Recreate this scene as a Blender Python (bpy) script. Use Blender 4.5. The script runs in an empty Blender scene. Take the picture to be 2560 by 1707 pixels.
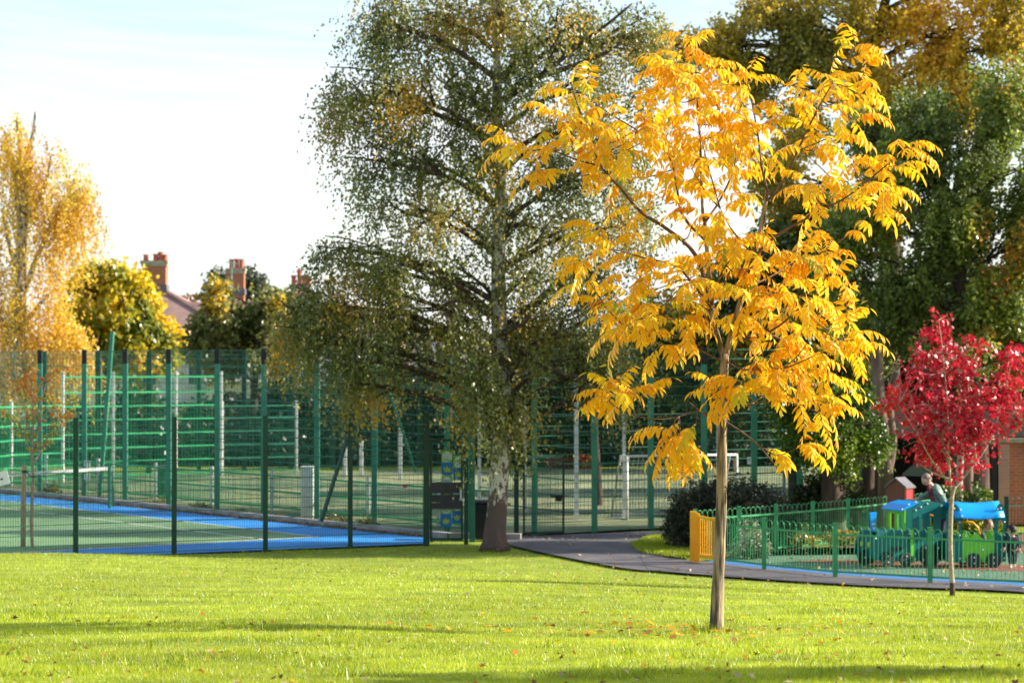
import bpy, bmesh, math, random
import numpy as np
from mathutils import Vector, Matrix
R = math.radians
random.seed(7); rng = np.random.default_rng(7)
SC = bpy.context.scene; COL = SC.collection

# ---------------------------------------------------------------- camera
F = 5867.0; PITCH = math.atan(46.5/F); CZ = 3.9
cam_d = bpy.data.cameras.new('camera'); cam = bpy.data.objects.new('camera', cam_d); COL.objects.link(cam)
cam.location = (0, 0, CZ); cam.rotation_euler = (R(90)+PITCH, 0, 0)
cam_d.sensor_width = 36; cam_d.lens = F/2560*36; cam_d.clip_end = 3000; cam_d.clip_start = .1
cam_d.dof.use_dof = True; cam_d.dof.focus_distance = 21.0; cam_d.dof.aperture_fstop = 3.4
SC.camera = cam
# ---------------------------------------------------------------- sky and sun
SUN_EL, SUN_AZ = 26, 6          # azimuth measured from +x towards +y
w = bpy.data.worlds.new('World'); SC.world = w; w.use_nodes = True
nt = w.node_tree; nt.nodes.clear()
out = nt.nodes.new('ShaderNodeOutputWorld'); bg = nt.nodes.new('ShaderNodeBackground')
sky = nt.nodes.new('ShaderNodeTexSky'); sky.sky_type = 'NISHITA'; sky.sun_disc = False
sky.sun_elevation = R(SUN_EL); sky.sun_rotation = R(90-SUN_AZ); sky.air_density = 1.0; sky.dust_density = 1.2
tc = nt.nodes.new('ShaderNodeTexCoord'); mp = nt.nodes.new('ShaderNodeMapping'); mp.inputs['Scale'].default_value = (1.0, 1.0, 5.0)
mp.inputs['Rotation'].default_value = (0, R(8), 0)
nz = nt.nodes.new('ShaderNodeTexNoise'); nz.inputs['Scale'].default_value = 3.2; nz.inputs['Detail'].default_value = 8; nz.inputs['Roughness'].default_value = .62
nz.inputs['Distortion'].default_value = .6
rp = nt.nodes.new('ShaderNodeValToRGB'); rp.color_ramp.elements[0].position = .45; rp.color_ramp.elements[1].position = .68
rp.color_ramp.elements[0].color = (.12,.12,.12,1); rp.color_ramp.elements[1].color = (1,1,1,1)
sep = nt.nodes.new('ShaderNodeSeparateXYZ'); mr = nt.nodes.new('ShaderNodeMapRange')
mr.inputs[1].default_value = .02; mr.inputs[2].default_value = .11; mr.inputs[3].default_value = .85; mr.inputs[4].default_value = 0
mx0 = nt.nodes.new('ShaderNodeMath'); mx0.operation = 'MAXIMUM'
mx = nt.nodes.new('ShaderNodeMixRGB'); mx.inputs[2].default_value = (4.2, 4.33, 4.5, 1)
nt.links.new(tc.outputs['Generated'], mp.inputs[0]); nt.links.new(mp.outputs[0], nz.inputs['Vector']); nt.links.new(nz.outputs[0], rp.inputs[0])
nt.links.new(tc.outputs['Generated'], sep.inputs[0]); nt.links.new(sep.outputs[2], mr.inputs[0])
nt.links.new(rp.outputs[0], mx0.inputs[0]); nt.links.new(mr.outputs[0], mx0.inputs[1])
nt.links.new(mx0.outputs[0], mx.inputs[0]); nt.links.new(sky.outputs[0], mx.inputs[1]); nt.links.new(mx.outputs[0], bg.inputs[0])
bg.inputs[1].default_value = .105; nt.links.new(bg.outputs[0], out.inputs[0])
sl = bpy.data.lights.new('sun', 'SUN'); sl.energy = 4.9; sl.angle = R(.6); sl.color = (1, .91, .76)
so = bpy.data.objects.new('sun', sl); COL.objects.link(so)
SUNV = Vector((math.cos(R(SUN_EL))*math.cos(R(SUN_AZ)), math.cos(R(SUN_EL))*math.sin(R(SUN_AZ)), math.sin(R(SUN_EL))))
so.rotation_euler = SUNV.to_track_quat('Z', 'Y').to_euler(); so.location = (40, 10, 30)
SC.view_settings.view_transform = 'Standard'; SC.view_settings.look = 'None'
SC.view_settings.exposure = 1.36; SC.view_settings.gamma = 1
SC.cycles.max_bounces = 8; SC.cycles.transmission_bounces = 6; SC.cycles.diffuse_bounces = 4; SC.cycles.sample_clamp_indirect = 6

# ---------------------------------------------------------------- measuring helpers
_c, _s = math.cos(PITCH), math.sin(PITCH)
def ray(px, py):
    u = (px-1280)/F; v = (853.5-py)/F
    return Vector((u, _c - v*_s, _s + v*_c))
def P(px, py, Y):
    r = ray(px, py); r = r*(Y/r.y); return Vector((r.x, r.y, r.z+CZ))
def G(px, py, z=0.0):
    r = ray(px, py); t = (z-CZ)/r.z; return Vector((r.x*t, r.y*t, z))
FA = np.array((-1.83, 49.9)); FB = np.array((-6.81, 47.3)); _fd = (FB-FA)/np.linalg.norm(FB-FA); _fn = np.array((_fd[1], -_fd[0]))
if _fn[1] < 0: _fn = -_fn
def TZ(x, y):
    x = np.asarray(x, float); y = np.asarray(y, float)
    k = .068 + np.where(x < 0, .0011, .0015)*np.clip(x, -9, 8)
    D = 1.82 + k*(y-13.2); D = np.maximum(D, 1.62)
    z = 3.9-D; z = .5*(z+np.sqrt(z*z+.0036)) - .05
    bump = .03*np.sin(x*.9+y*.35)*np.sin(y*.55-x*.2)
    z = z + bump*np.clip((40-y)/10, 0, 1)
    s = (x-FA[0])*_fn[0]+(y-FA[1])*_fn[1]
    t = np.clip((s+.05)/.35, 0, 1); t = t*t*(3-2*t)
    t = np.where(x > 1.5, 0, t)
    return z*(1-t) + (-.04)*t
def GT(px, py, off=0.0):
    lo, hi = 8.0, 90.0
    f = lambda Y: P(px, py, Y).z - float(TZ(P(px, py, Y).x, Y))
    for _ in range(40):
        m = (lo+hi)/2
        if f(m) > 0: lo = m
        else: hi = m
    p = P(px, py, lo); p.z = float(TZ(p.x, p.y))+off; return p
def line_at(px, a, b):
    u = (px-1280)/F; ax, ay = a[:2]; bx, by = b[:2]
    t = (u*ay-ax)/((bx-ax)-u*(by-ay)); return Vector((ax+(bx-ax)*t, ay+(by-ay)*t, 0))

# ---------------------------------------------------------------- materials
def mat(name, c, rough=.7, c2=None, scale=8, bump=0, bscale=None, metal=0, stretch=None, spec=.35, detail=6, contrast=(.35, .65)):
    m = bpy.data.materials.new(name); m.use_nodes = True; n = m.node_tree; b = n.nodes['Principled BSDF']
    b.inputs['Roughness'].default_value = rough; b.inputs['Metallic'].default_value = metal
    b.inputs['Specular IOR Level'].default_value = spec
    if c2 is None: c2 = tuple(v*.82 for v in c)
    t = n.nodes.new('ShaderNodeTexCoord'); mpn = n.nodes.new('ShaderNodeMapping')
    if stretch: mpn.inputs['Scale'].default_value = stretch
    z = n.nodes.new('ShaderNodeTexNoise'); z.inputs['Scale'].default_value = scale; z.inputs['Detail'].default_value = detail
    r = n.nodes.new('ShaderNodeValToRGB'); r.color_ramp.elements[0].position = contrast[0]; r.color_ramp.elements[1].position = contrast[1]
    r.color_ramp.elements[0].color = (*c2, 1); r.color_ramp.elements[1].color = (*c, 1)
    n.links.new(t.outputs['Object'], mpn.inputs[0]); n.links.new(mpn.outputs[0], z.inputs['Vector'])
    n.links.new(z.outputs[0], r.inputs[0]); n.links.new(r.outputs[0], b.inputs['Base Color'])
    if bump:
        z2 = n.nodes.new('ShaderNodeTexNoise'); z2.inputs['Scale'].default_value = bscale or scale*3; z2.inputs['Detail'].default_value = 5
        n.links.new(mpn.outputs[0], z2.inputs['Vector'])
        bp = n.nodes.new('ShaderNodeBump'); bp.inputs['Strength'].default_value = bump; bp.inputs['Distance'].default_value = .02
        n.links.new(z2.outputs[0], bp.inputs['Height']); n.links.new(bp.outputs[0], b.inputs['Normal'])
    return m
def leafmat(name, trans=.45, gloss=.12, rough=.45):
    m = bpy.data.materials.new(name); m.use_nodes = True; n = m.node_tree; n.nodes.clear()
    o = n.nodes.new('ShaderNodeOutputMaterial'); a = n.nodes.new('ShaderNodeAttribute'); a.attribute_name = 'Col'
    d = n.nodes.new('ShaderNodeBsdfDiffuse'); t = n.nodes.new('ShaderNodeBsdfTranslucent'); g = n.nodes.new('ShaderNodeBsdfGlossy')
    g.inputs['Roughness'].default_value = rough; g.inputs['Color'].default_value = (.8, .8, .8, 1)
    m1 = n.nodes.new('ShaderNodeMixShader'); m1.inputs[0].default_value = trans
    m2 = n.nodes.new('ShaderNodeMixShader')
    fr = n.nodes.new('ShaderNodeFresnel'); fr.inputs[0].default_value = 1.4
    mu = n.nodes.new('ShaderNodeMath'); mu.operation = 'MULTIPLY'; mu.inputs[1].default_value = gloss*6
    n.links.new(fr.outputs[0], mu.inputs[0]); n.links.new(mu.outputs[0], m2.inputs[0])
    n.links.new(a.outputs['Color'], d.inputs[0]); n.links.new(a.outputs['Color'], t.inputs[0])
    n.links.new(d.outputs[0], m1.inputs[1]); n.links.new(t.outputs[0], m1.inputs[2])
    n.links.new(m1.outputs[0], m2.inputs[1]); n.links.new(g.outputs[0], m2.inputs[2]); n.links.new(m2.outputs[0], o.inputs[0])
    return m
def brickmat(name, c1, c2, mortar, sc=1.0):
    m = bpy.data.materials.new(name); m.use_nodes = True; n = m.node_tree; b = n.nodes['Principled BSDF']; b.inputs['Roughness'].default_value = .85
    t = n.nodes.new('ShaderNodeTexCoord'); mpn = n.nodes.new('ShaderNodeMapping'); mpn.inputs['Rotation'].default_value = (R(90), 0, 0)
    br = n.nodes.new('ShaderNodeTexBrick'); br.inputs['Scale'].default_value = sc; br.inputs['Color1'].default_value = (*c1, 1); br.inputs['Color2'].default_value = (*c2, 1)
    br.inputs['Mortar'].default_value = (*mortar, 1); br.inputs['Brick Width'].default_value = .23; br.inputs['Row Height'].default_value = .075; br.inputs['Mortar Size'].default_value = .009
    n.links.new(t.outputs['Object'], mpn.inputs[0]); n.links.new(mpn.outputs[0], br.inputs['Vector'])
    z = n.nodes.new('ShaderNodeTexNoise'); z.inputs['Scale'].default_value = 1.5; z.inputs['Detail'].default_value = 6; n.links.new(t.outputs['Object'], z.inputs['Vector'])
    mxn = n.nodes.new('ShaderNodeMixRGB'); mxn.blend_type = 'MULTIPLY'; mxn.inputs[0].default_value = .6
    n.links.new(br.outputs[0], mxn.inputs[1]); n.links.new(z.outputs[1], mxn.inputs[2]); mxn.inputs[0].default_value = .25
    n.links.new(mxn.outputs[0], b.inputs['Base Color']); return m
M = dict(
 green_dark=mat('dark_green_paint', (.004, .048, .030), .45, (.003, .034, .022), 3),
 green_teal=mat('teal_green_paint', (.05, .25, .16), .45, (.035, .19, .12), 3),
 green_bright=mat('bright_green_paint', (.03, .36, .14), .45, (.02, .28, .10), 3),
 green_bow=mat('railing_green_paint', (.06, .32, .13), .35, (.04, .24, .10), 5),
 black=mat('black_paint', (.02, .018, .02), .6, (.012, .011, .012), 4),
 blackgrey=mat('black_grey_board', (.035, .035, .045), .6, (.025, .025, .032), 4),
 white=mat('white_paint', (.72, .72, .70), .55, (.55, .55, .52), 5),
 whitewood=mat('weathered_white', (.55, .58, .50), .8, (.38, .42, .35), 6, .3),
 yellow=mat('yellow_paint', (.85, .40, .01), .4, (.78, .34, .01), 4),
 galv=mat('galvanised_wire', (.28, .42, .36), .35, (.2, .33, .28), 4, metal=.5),
 wire=mat('green_wire', (.012, .10, .065), .4, (.01, .08, .05), 4),
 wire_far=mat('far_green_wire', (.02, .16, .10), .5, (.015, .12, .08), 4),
 kerb=mat('concrete_kerb', (.34, .33, .32), .9, (.22, .21, .2), 3, .4, 30),
 asphalt=mat('asphalt', (.125, .118, .128), .85, (.08, .075, .085), 1.1, .5, 60),
 blue=mat('blue_court', (.02, .25, .64), .8, (.018, .18, .50), .7, .15, 80),
 court=mat('green_court', (.15, .27, .12), .85, (.10, .19, .09), .6, .15, 80),
 line=mat('white_line_paint', (.68, .68, .66), .8, (.55, .56, .54), 6),
 muga=mat('dappled_artificial_turf', (.24, .25, .12), .95, (.07, .115, .06), .35, .3, 40, contrast=(.38, .62)),  # sun patches and dim shade mixed into the turf colour
 play=mat('rubber_green', (.09, .17, .11), .9, (.06, .13, .09), 1.5, .3, 70),
 playblue=mat('rubber_blue', (.03, .16, .42), .9, (.02, .12, .34), 2, .3, 70),
 playred=mat('rubber_red', (.24, .07, .05), .9, (.18, .05, .04), 2, .3, 70),
 bark=mat('young_bark', (.34, .255, .165), .9, (.085, .06, .04), 26, 1, 50, stretch=(1, 1, .10), contrast=(.42, .58)),
 twig=mat('brown_twig', (.16, .09, .06), .8, (.09, .05, .035), 20, .4),
 paletwig=mat('pale_twig', (.42, .34, .26), .8, (.25, .19, .14), 20, .4),
 bark_dark=mat('dark_bark', (.09, .06, .045), .95, (.035, .022, .018), 6, 1, 14, stretch=(1, 1, .2)),
 bark_oak=mat('oak_bark', (.22, .15, .11), .95, (.10, .065, .05), 6, 1, 14, stretch=(1, 1, .2)),
 stake=mat('softwood_stake', (.45, .31, .18), .85, (.33, .21, .12), 10, .5, 30, stretch=(1, 1, .1)),
 brick=brickmat('orange_brick', (.42, .13, .05), (.34, .10, .04), (.32, .24, .18)),
 brick_shaded=brickmat('shade_brown_brick', (.20, .09, .05), (.15, .07, .04), (.16, .12, .09)),  # building brick browned and darkened for its shaded left part
 brick_pale=brickmat('pale_brick', (.50, .26, .18), (.44, .22, .15), (.42, .32, .26)),
 tiles=mat('roof_tiles', (.30, .19, .17), .9, (.20, .13, .12), 2, .6, 20, stretch=(1, 1, 6)),
 slate=mat('grey_roof', (.16, .15, .17), .7, (.10, .10, .11), 3, .4),
 stone=mat('stone_coping', (.40, .36, .28), .9, (.20, .20, .12), 5, .4),
 terracotta=mat('terracotta', (.42, .13, .07), .8, (.3, .09, .05), 6),
 render_=mat('white_render', (.66, .62, .58), .9, (.52, .48, .45), 1.5),
 glass=mat('window_glass', (.05, .07, .09), .15, (.04, .05, .07), 1, spec=.7),
 teal=mat('teal_board', (.0, .13, .13), .4, (.0, .105, .11), 3),
 lime=mat('lime_board', (.16, .55, .03), .4, (.13, .48, .03), 3),
 roofblue=mat('blue_board', (.0, .28, .75), .35, (.0, .24, .66), 3),
 rubber=mat('dark_disc', (.03, .028, .045), .6, (.02, .02, .03), 4),
 bolt=mat('white_bolt', (.75, .75, .8), .4),
 woodred=mat('red_brown_boards', (.20, .075, .045), .8, (.12, .05, .03), 5, .4, stretch=(6, 6, .3)),
 red=mat('red_panel', (.45, .02, .03), .5), 
 skin=mat('skin', (.55, .32, .24), .55, (.50, .28, .20), 8),
 jacket=mat('quilted_jacket', (.17, .25, .22), .8, (.12, .19, .17), 12, .6, 20, stretch=(1, 1, 4)),
 navy=mat('navy_cloth', (.03, .03, .055), .9, (.02, .02, .04), 10, .4),
 greycloth=mat('grey_cloth', (.10, .12, .16), .9, (.07, .085, .11), 10, .4),
 redcloth=mat('dark_red_scarf', (.22, .03, .04), .9, (.03, .02, .04), 14),
 hair_dark=mat('dark_hair', (.035, .022, .015), .6, (.02, .012, .01), 30, .5),
 hair_fair=mat('fair_hair', (.26, .17, .09), .6, (.16, .10, .05), 30, .5),
 hair_grey=mat('greying_hair', (.24, .20, .16), .6, (.12, .09, .07), 30, .5),
 poster_green=mat('poster_green', (.16, .48, .03), .6), poster_blue=mat('poster_blue', (.01, .20, .55), .6),
 poster_white=mat('poster_white', (.75, .78, .8), .6), poster_yellow=mat('poster_yellow', (.5, .6, .08), .6), poster_ink=mat('poster_ink', (.18, .45, .45), .6),
 cardboard=mat('white_card', (.72, .72, .78), .6), pink=mat('pink_plastic', (.75, .03, .15), .5),
 soil=mat('leafy_soil', (.22, .12, .07), .95, (.08, .05, .03), 14, .8, 30),
)
LEAF = leafmat('leaf_matt', .48, .025, .55); LEAFG = leafmat('leaf_glossy', .50, .05, .42); GRASSM = leafmat('grass_blade', .50, .03, .55); REDM = leafmat('leaf_red', .42, .028, .48)

# birch bark: white plates above, dark furrowed foot
def birchbark(name, dark_top):
    m = bpy.data.materials.new(name); m.use_nodes = True; n = m.node_tree; b = n.nodes['Principled BSDF']; b.inputs['Roughness'].default_value = .85
    t = n.nodes.new('ShaderNodeTexCoord'); mpn = n.nodes.new('ShaderNodeMapping'); mpn.inputs['Scale'].default_value = (1, 1, .5)
    z = n.nodes.new('ShaderNodeTexNoise'); z.inputs['Scale'].default_value = 9; z.inputs['Detail'].default_value = 7; z.inputs['Roughness'].default_value = .65
    s = n.nodes.new('ShaderNodeSeparateXYZ'); r0 = n.nodes.new('ShaderNodeMapRange')
    r0.inputs[1].default_value = .2; r0.inputs[2].default_value = dark_top; r0.inputs[3].default_value = -.22; r0.inputs[4].default_value = .02
    ad = n.nodes.new('ShaderNodeMath'); ad.operation = 'ADD'
    r = n.nodes.new('ShaderNodeValToRGB'); r.color_ramp.elements[0].position = .48; r.color_ramp.elements[0].color = (.09, .06, .05, 1)
    r.color_ramp.elements[1].position = .54; r.color_ramp.elements[1].color = (.50, .46, .42, 1)
    n.links.new(t.outputs['Object'], mpn.inputs[0]); n.links.new(mpn.outputs[0], z.inputs['Vector']); n.links.new(t.outputs['Object'], s.inputs[0])
    n.links.new(s.outputs[2], r0.inputs[0]); n.links.new(z.outputs[0], ad.inputs[0]); n.links.new(r0.outputs[0], ad.inputs[1]); n.links.new(ad.outputs[0], r.inputs[0])
    n.links.new(r.outputs[0], b.inputs['Base Color'])
    bp = n.nodes.new('ShaderNodeBump'); bp.inputs['Strength'].default_value = .8; bp.inputs['Distance'].default_value = .03
    n.links.new(z.outputs[0], bp.inputs['Height']); n.links.new(bp.outputs[0], b.inputs['Normal']); return m
M['birch'] = birchbark('birch_bark', 1.35)

# ---------------------------------------------------------------- object helpers
ORG = {}
def tag(o, label=None, cat=None, group=None, kind=None):
    if label: o['label'] = label
    if cat: o['category'] = cat
    if group: o['group'] = group
    if kind: o['kind'] = kind
    return o
def thing(name, label, cat, loc=(0, 0, 0), group=None, rz=0):
    o = bpy.data.objects.new(name, None); COL.objects.link(o); o.location = loc; o.rotation_euler = (0, 0, rz); o.empty_display_size = .2
    ORG[o.name] = Vector(loc) if rz == 0 else Vector((0, 0, 0))   # rotated things take local coordinates
    return tag(o, label, cat, group)
class MB:
    def __init__(s): s.v = []; s.f = []
    def add(s, vs, fs):
        n = len(s.v); s.v += [tuple(v) for v in vs]; s.f += [tuple(i+n for i in f) for f in fs]; return s
    def box(s, c, d, rz=0, m=None):
        x, y, z = d[0]/2, d[1]/2, d[2]/2
        vs = [Vector((sx*x, sy*y, sz*z)) for sz in (-1, 1) for sy in (-1, 1) for sx in (-1, 1)]
        rot = m if m is not None else Matrix.Rotation(rz, 3, 'Z')
        vs = [rot @ v + Vector(c) for v in vs]
        return s.add(vs, [(0, 2, 3, 1), (4, 5, 7, 6), (0, 1, 5, 4), (2, 6, 7, 3), (0, 4, 6, 2), (1, 3, 7, 5)])
    def bar(s, a, b, wd, th=None):
        a, b = Vector(a), Vector(b); th = th or wd; d = b-a; L = d.length
        if L < 1e-6: return s
        d.normalize(); up = Vector((0, 0, 1)) if abs(d.z) < .95 else Vector((1, 0, 0))
        x = d.cross(up).normalized(); y = x.cross(d)
        return s.box((a+b)/2, (wd, L, th), m=Matrix((x, d, y)).transposed())
    def tube(s, pts, rad, n=6, cap=True):
        pts = [Vector(p) for p in pts]
        if not isinstance(rad, (list, tuple)): rad = [rad]*len(pts)
        base = len(s.v); x = None
        for i, p in enumerate(pts):
            d = (pts[min(i+1, len(pts)-1)]-pts[max(i-1, 0)])
            d = d.normalized() if d.length > 1e-9 else Vector((0, 0, 1))
            if x is None: x = d.orthogonal().normalized()
            x = (x-d*x.dot(d)); x = x.normalized() if x.length > 1e-6 else d.orthogonal().normalized()
            y = d.cross(x)
            for k in range(n):
                a = 2*math.pi*k/n; s.v.append(tuple(p+(x*math.cos(a)+y*math.sin(a))*rad[i]))
        for i in range(len(pts)-1):
            for k in range(n):
                a = base+i*n+k; b = base+i*n+(k+1) % n; s.f.append((a, b, b+n, a+n))
        if cap: s.f.append(tuple(base+k for k in range(n))[::-1]); s.f.append(tuple(base+(len(pts)-1)*n+k for k in range(n)))
        return s
    def prism(s, poly, fn, th):
        """poly of (a,b); fn(a,b,t) -> world point; extruded t from 0 to th"""
        n = len(poly); vs = [fn(a, b, 0) for a, b in poly]+[fn(a, b, th) for a, b in poly]
        return s.add(vs, [tuple(range(n))[::-1], tuple(range(n, 2*n))]+[(i, (i+1) % n, n+(i+1) % n, n+i) for i in range(n)])
    def ell(s, c, r, nu=12, nv=8, m=None):
        vs = []; fs = []; rot = m or Matrix.Identity(3)
        for j in range(nv+1):
            ph = math.pi*j/nv
            for i in range(nu):
                th = 2*math.pi*i/nu
                vs.append(rot @ Vector((r[0]*math.sin(ph)*math.cos(th), r[1]*math.sin(ph)*math.sin(th), r[2]*math.cos(ph)))+Vector(c))
        for j in range(nv):
            for i in range(nu):
                a = j*nu+i; b = j*nu+(i+1) % nu; fs.append((a, a+nu, b+nu, b))
        return s.add(vs, fs)
    def build(s, name, m, parent=None, smooth=False, bevel=0):
        o_ = ORG.get(parent.name, Vector()) if parent else Vector()
        me = bpy.data.meshes.new(name); me.from_pydata([(v[0]-o_.x, v[1]-o_.y, v[2]-o_.z) for v in s.v], [], s.f)
        me.materials.append(m)
        if smooth: me.polygons.foreach_set('use_smooth', [True]*len(me.polygons))
        me.update(); o = bpy.data.objects.new(name, me); COL.objects.link(o)
        if parent: o.parent = parent; ORG[o.name] = o_
        if bevel: bv = o.modifiers.new('bevel', 'BEVEL'); bv.width = bevel; bv.segments = 2; bv.limit_method = 'ANGLE'
        return o
def stamp(name, m, parent, T, faces, Og, X, Yv, Zv, S, C, smooth=False):
    """one mesh of many copies of a small template: T (k,3), frames (N,3) each, sizes S (N,), colours C (N,3)"""
    T = np.asarray(T, float); k = len(T); N = len(Og)
    V = Og[:, None, :] + S[:, None, None]*(T[None, :, 0:1]*X[:, None, :] + T[None, :, 1:2]*Yv[:, None, :] + T[None, :, 2:3]*Zv[:, None, :])
    o_ = ORG.get(parent.name, Vector()) if parent else Vector()
    V = V.reshape(-1, 3) - np.array(o_)
    lt = np.array([len(f) for f in faces]); lv = np.concatenate([np.array(f) for f in faces])
    loops = (lv[None, :]+(np.arange(N)*k)[:, None]).reshape(-1)
    totals = np.tile(lt, N); starts = np.concatenate(([0], np.cumsum(totals)[:-1]))
    me = bpy.data.meshes.new(name); me.vertices.add(len(V)); me.vertices.foreach_set('co', V.astype(np.float32).reshape(-1))
    me.loops.add(len(loops)); me.loops.foreach_set('vertex_index', loops.astype(np.int32))
    me.polygons.add(len(totals)); me.polygons.foreach_set('loop_start', starts.astype(np.int32)); me.polygons.foreach_set('loop_total', totals.astype(np.int32))
    me.update(calc_edges=True)
    ca = me.color_attributes.new('Col', 'FLOAT_COLOR', 'POINT')
    cc = np.ones((N, k, 4), np.float32); cc[:, :, :3] = C[:, None, :]; ca.data.foreach_set('color', cc.reshape(-1))
    me.materials.append(m)
    if smooth: me.polygons.foreach_set('use_smooth', np.ones(len(totals), bool))
    o = bpy.data.objects.new(name, me); COL.objects.link(o)
    if parent: o.parent = parent
    return o
def unit(a): return a/np.maximum(np.linalg.norm(a, axis=-1, keepdims=True), 1e-9)
def frames(X, roll=None):
    X = unit(X); ref = rng.normal(size=X.shape); Yv = unit(np.cross(X, ref)); return X, Yv, np.cross(X, Yv)
DIAMOND = ([(0, 0, 0), (.42, .33, .06), (1, 0, -.05), (.42, -.33, .06)], [(0, 3, 2, 1)])
OVAL = ([(0, 0, 0), (.28, .3, .05), (.72, .26, 0), (1, 0, -.12), (.72, -.26, 0), (.28, -.3, .05)], [(0, 5, 4, 3, 2, 1)])
OAKL = ([(0, 0, 0), (.2, .12, .02), (.3, .3, .06), (.45, .17, .02), (.65, .36, .05), (.75, .15, 0), (1, 0, -.1), (.75, -.15, 0), (.65, -.36, .05), (.45, -.17, .02), (.3, -.3, .06), (.2, -.12, .02)],
        [(0, 11, 3, 1), (11, 10, 9, 3), (1, 3, 2), (3, 9, 7, 5), (3, 5, 4), (9, 8, 7), (5, 7, 6)])
STAR = ([(0, 0, 0), (.30, .10, 0), (.18, .42, .05), (.45, .22, 0), (.62, .48, .08), (.62, .16, 0), (1, 0, -.1), (.62, -.16, 0), (.62, -.48, .08), (.45, -.22, 0), (.18, -.42, .05), (.30, -.10, 0)],
        [(0, 11, 1), (11, 10, 9), (1, 3, 2), (1, 11, 9, 3), (3, 9, 7, 5), (3, 5, 4), (9, 8, 7), (5, 7, 6)])
def wavy(p, sc, seed):
    r_ = np.random.default_rng(seed); v = np.zeros(len(p))
    for i in range(6):
        d = r_.normal(size=3); d /= np.linalg.norm(d); v += np.sin(p @ d*(2*math.pi/sc)*r_.uniform(.7, 1.5)+r_.uniform(0, 6.28))
    return v/2.4
def palette(n, cols, wts, jit=.12, clump=None):
    cols = np.array(cols); wts = np.array(wts, float); cum = np.cumsum(wts/wts.sum())
    u = rng.random(n)
    if clump is not None: u = np.clip(.5*u+.5*(clump*.5+.5), 0, .9999)
    c = cols[np.searchsorted(cum, u).clip(0, len(cols)-1)]
    return np.clip(c*(1+rng.normal(size=(n, 1))*jit), .003, .95)
def spline(pts, n=4):
    pts = [Vector(p) for p in pts]; o = []
    for i in range(len(pts)-1):
        p0, p1, p2, p3 = pts[max(i-1, 0)], pts[i], pts[i+1], pts[min(i+2, len(pts)-1)]
        for k in range(n):
            t = k/n; o.append(.5*((2*p1)+(p2-p0)*t+(2*p0-5*p1+4*p2-p3)*t*t+(3*p1-p0-3*p2+p3)*t**3))
    o.append(pts[-1]); return o
def wiggle(a, b, n=5, amp=.08, sag=0):
    a, b = Vector(a), Vector(b); L = (b-a).length
    return [a.lerp(b, i/n)+(Vector((random.gauss(0, 1), random.gauss(0, 1), random.gauss(0, 1)))*amp*L*(.4 if 0 < i < n else 0))+Vector((0, 0, sag*L*math.sin(math.pi*i/n))) for i in range(n+1)]
def blobs_to_world(bl, Y0):
    o = []
    for b in bl:
        px, py, rx, ry = b[:4]; dy = b[4] if len(b) > 4 else 0; wt = b[5] if len(b) > 5 else 1
        Y = Y0+dy; c = P(px, py, Y); o.append((np.array(c), np.array((rx*Y/F, 0, ry*Y/F)), wt))
    return o
def crown(name, root, wb, depth, ntw, per, leaf, tlen, droop, pal, pw, m=LEAF, tmpl=DIAMOND, gap=-.25, gsc=1.6, seed=1, shell=.45, sprayout=.6, jit=.14, hang=.6, clumpsc=2.5, down=0, zs=1.0):
    """foliage: twigs filling ellipsoids, each with its own leaves; holes where the noise is low"""
    vols = np.array([b[1][0]*b[1][2]*b[2] for b in wb]); which = rng.choice(len(wb), ntw*2, p=vols/vols.sum())
    cen = np.array([b[0] for b in wb])[which]; rad = np.array([b[1] for b in wb])[which].copy()
    rad[:, 1] = np.minimum(depth, np.maximum(rad[:, 0], rad[:, 2])*1.1)
    d = unit(rng.normal(size=(len(which), 3))); rr = rng.random(len(which))**shell
    q = cen + d*rr[:, None]*rad*.95
    keep = wavy(q*np.array((1, 1, 1/zs)), gsc, seed) > gap; q = q[keep][:ntw]; d = d[keep][:ntw]
    n = len(q)
    td = unit(d*np.array((1, 1, .6))*sprayout + rng.normal(size=(n, 3))*.4)
    L = tlen*rng.uniform(.5, 1.3, n)
    t = np.tile(np.linspace(.08, 1, per), n).reshape(n, per)
    t = np.clip(t+rng.normal(size=t.shape)*.05, 0, 1.05)
    td = unit(td-np.array((0, 0, down)))
    pos = q[:, None, :]+td[:, None, :]*(t*L[:, None])[:, :, None]
    pos[:, :, 2] -= droop*L[:, None]*t**2
    pos += rng.normal(size=pos.shape)*leaf*.45
    pos = pos.reshape(-1, 3)
    ld = np.repeat(td, per, 0)*.6+rng.normal(size=(n*per, 3))*.8; ld[:, 2] -= hang
    X, Yv, Zv = frames(ld)
    cl = wavy(pos, clumpsc, seed+50)
    C = palette(len(pos), pal, pw, jit, cl)
    S = leaf*rng.uniform(.65, 1.3, len(pos))
    stamp(name, m, root, tmpl[0], tmpl[1], pos, X, Yv, Zv, S, C)
    return q, td, L
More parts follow.
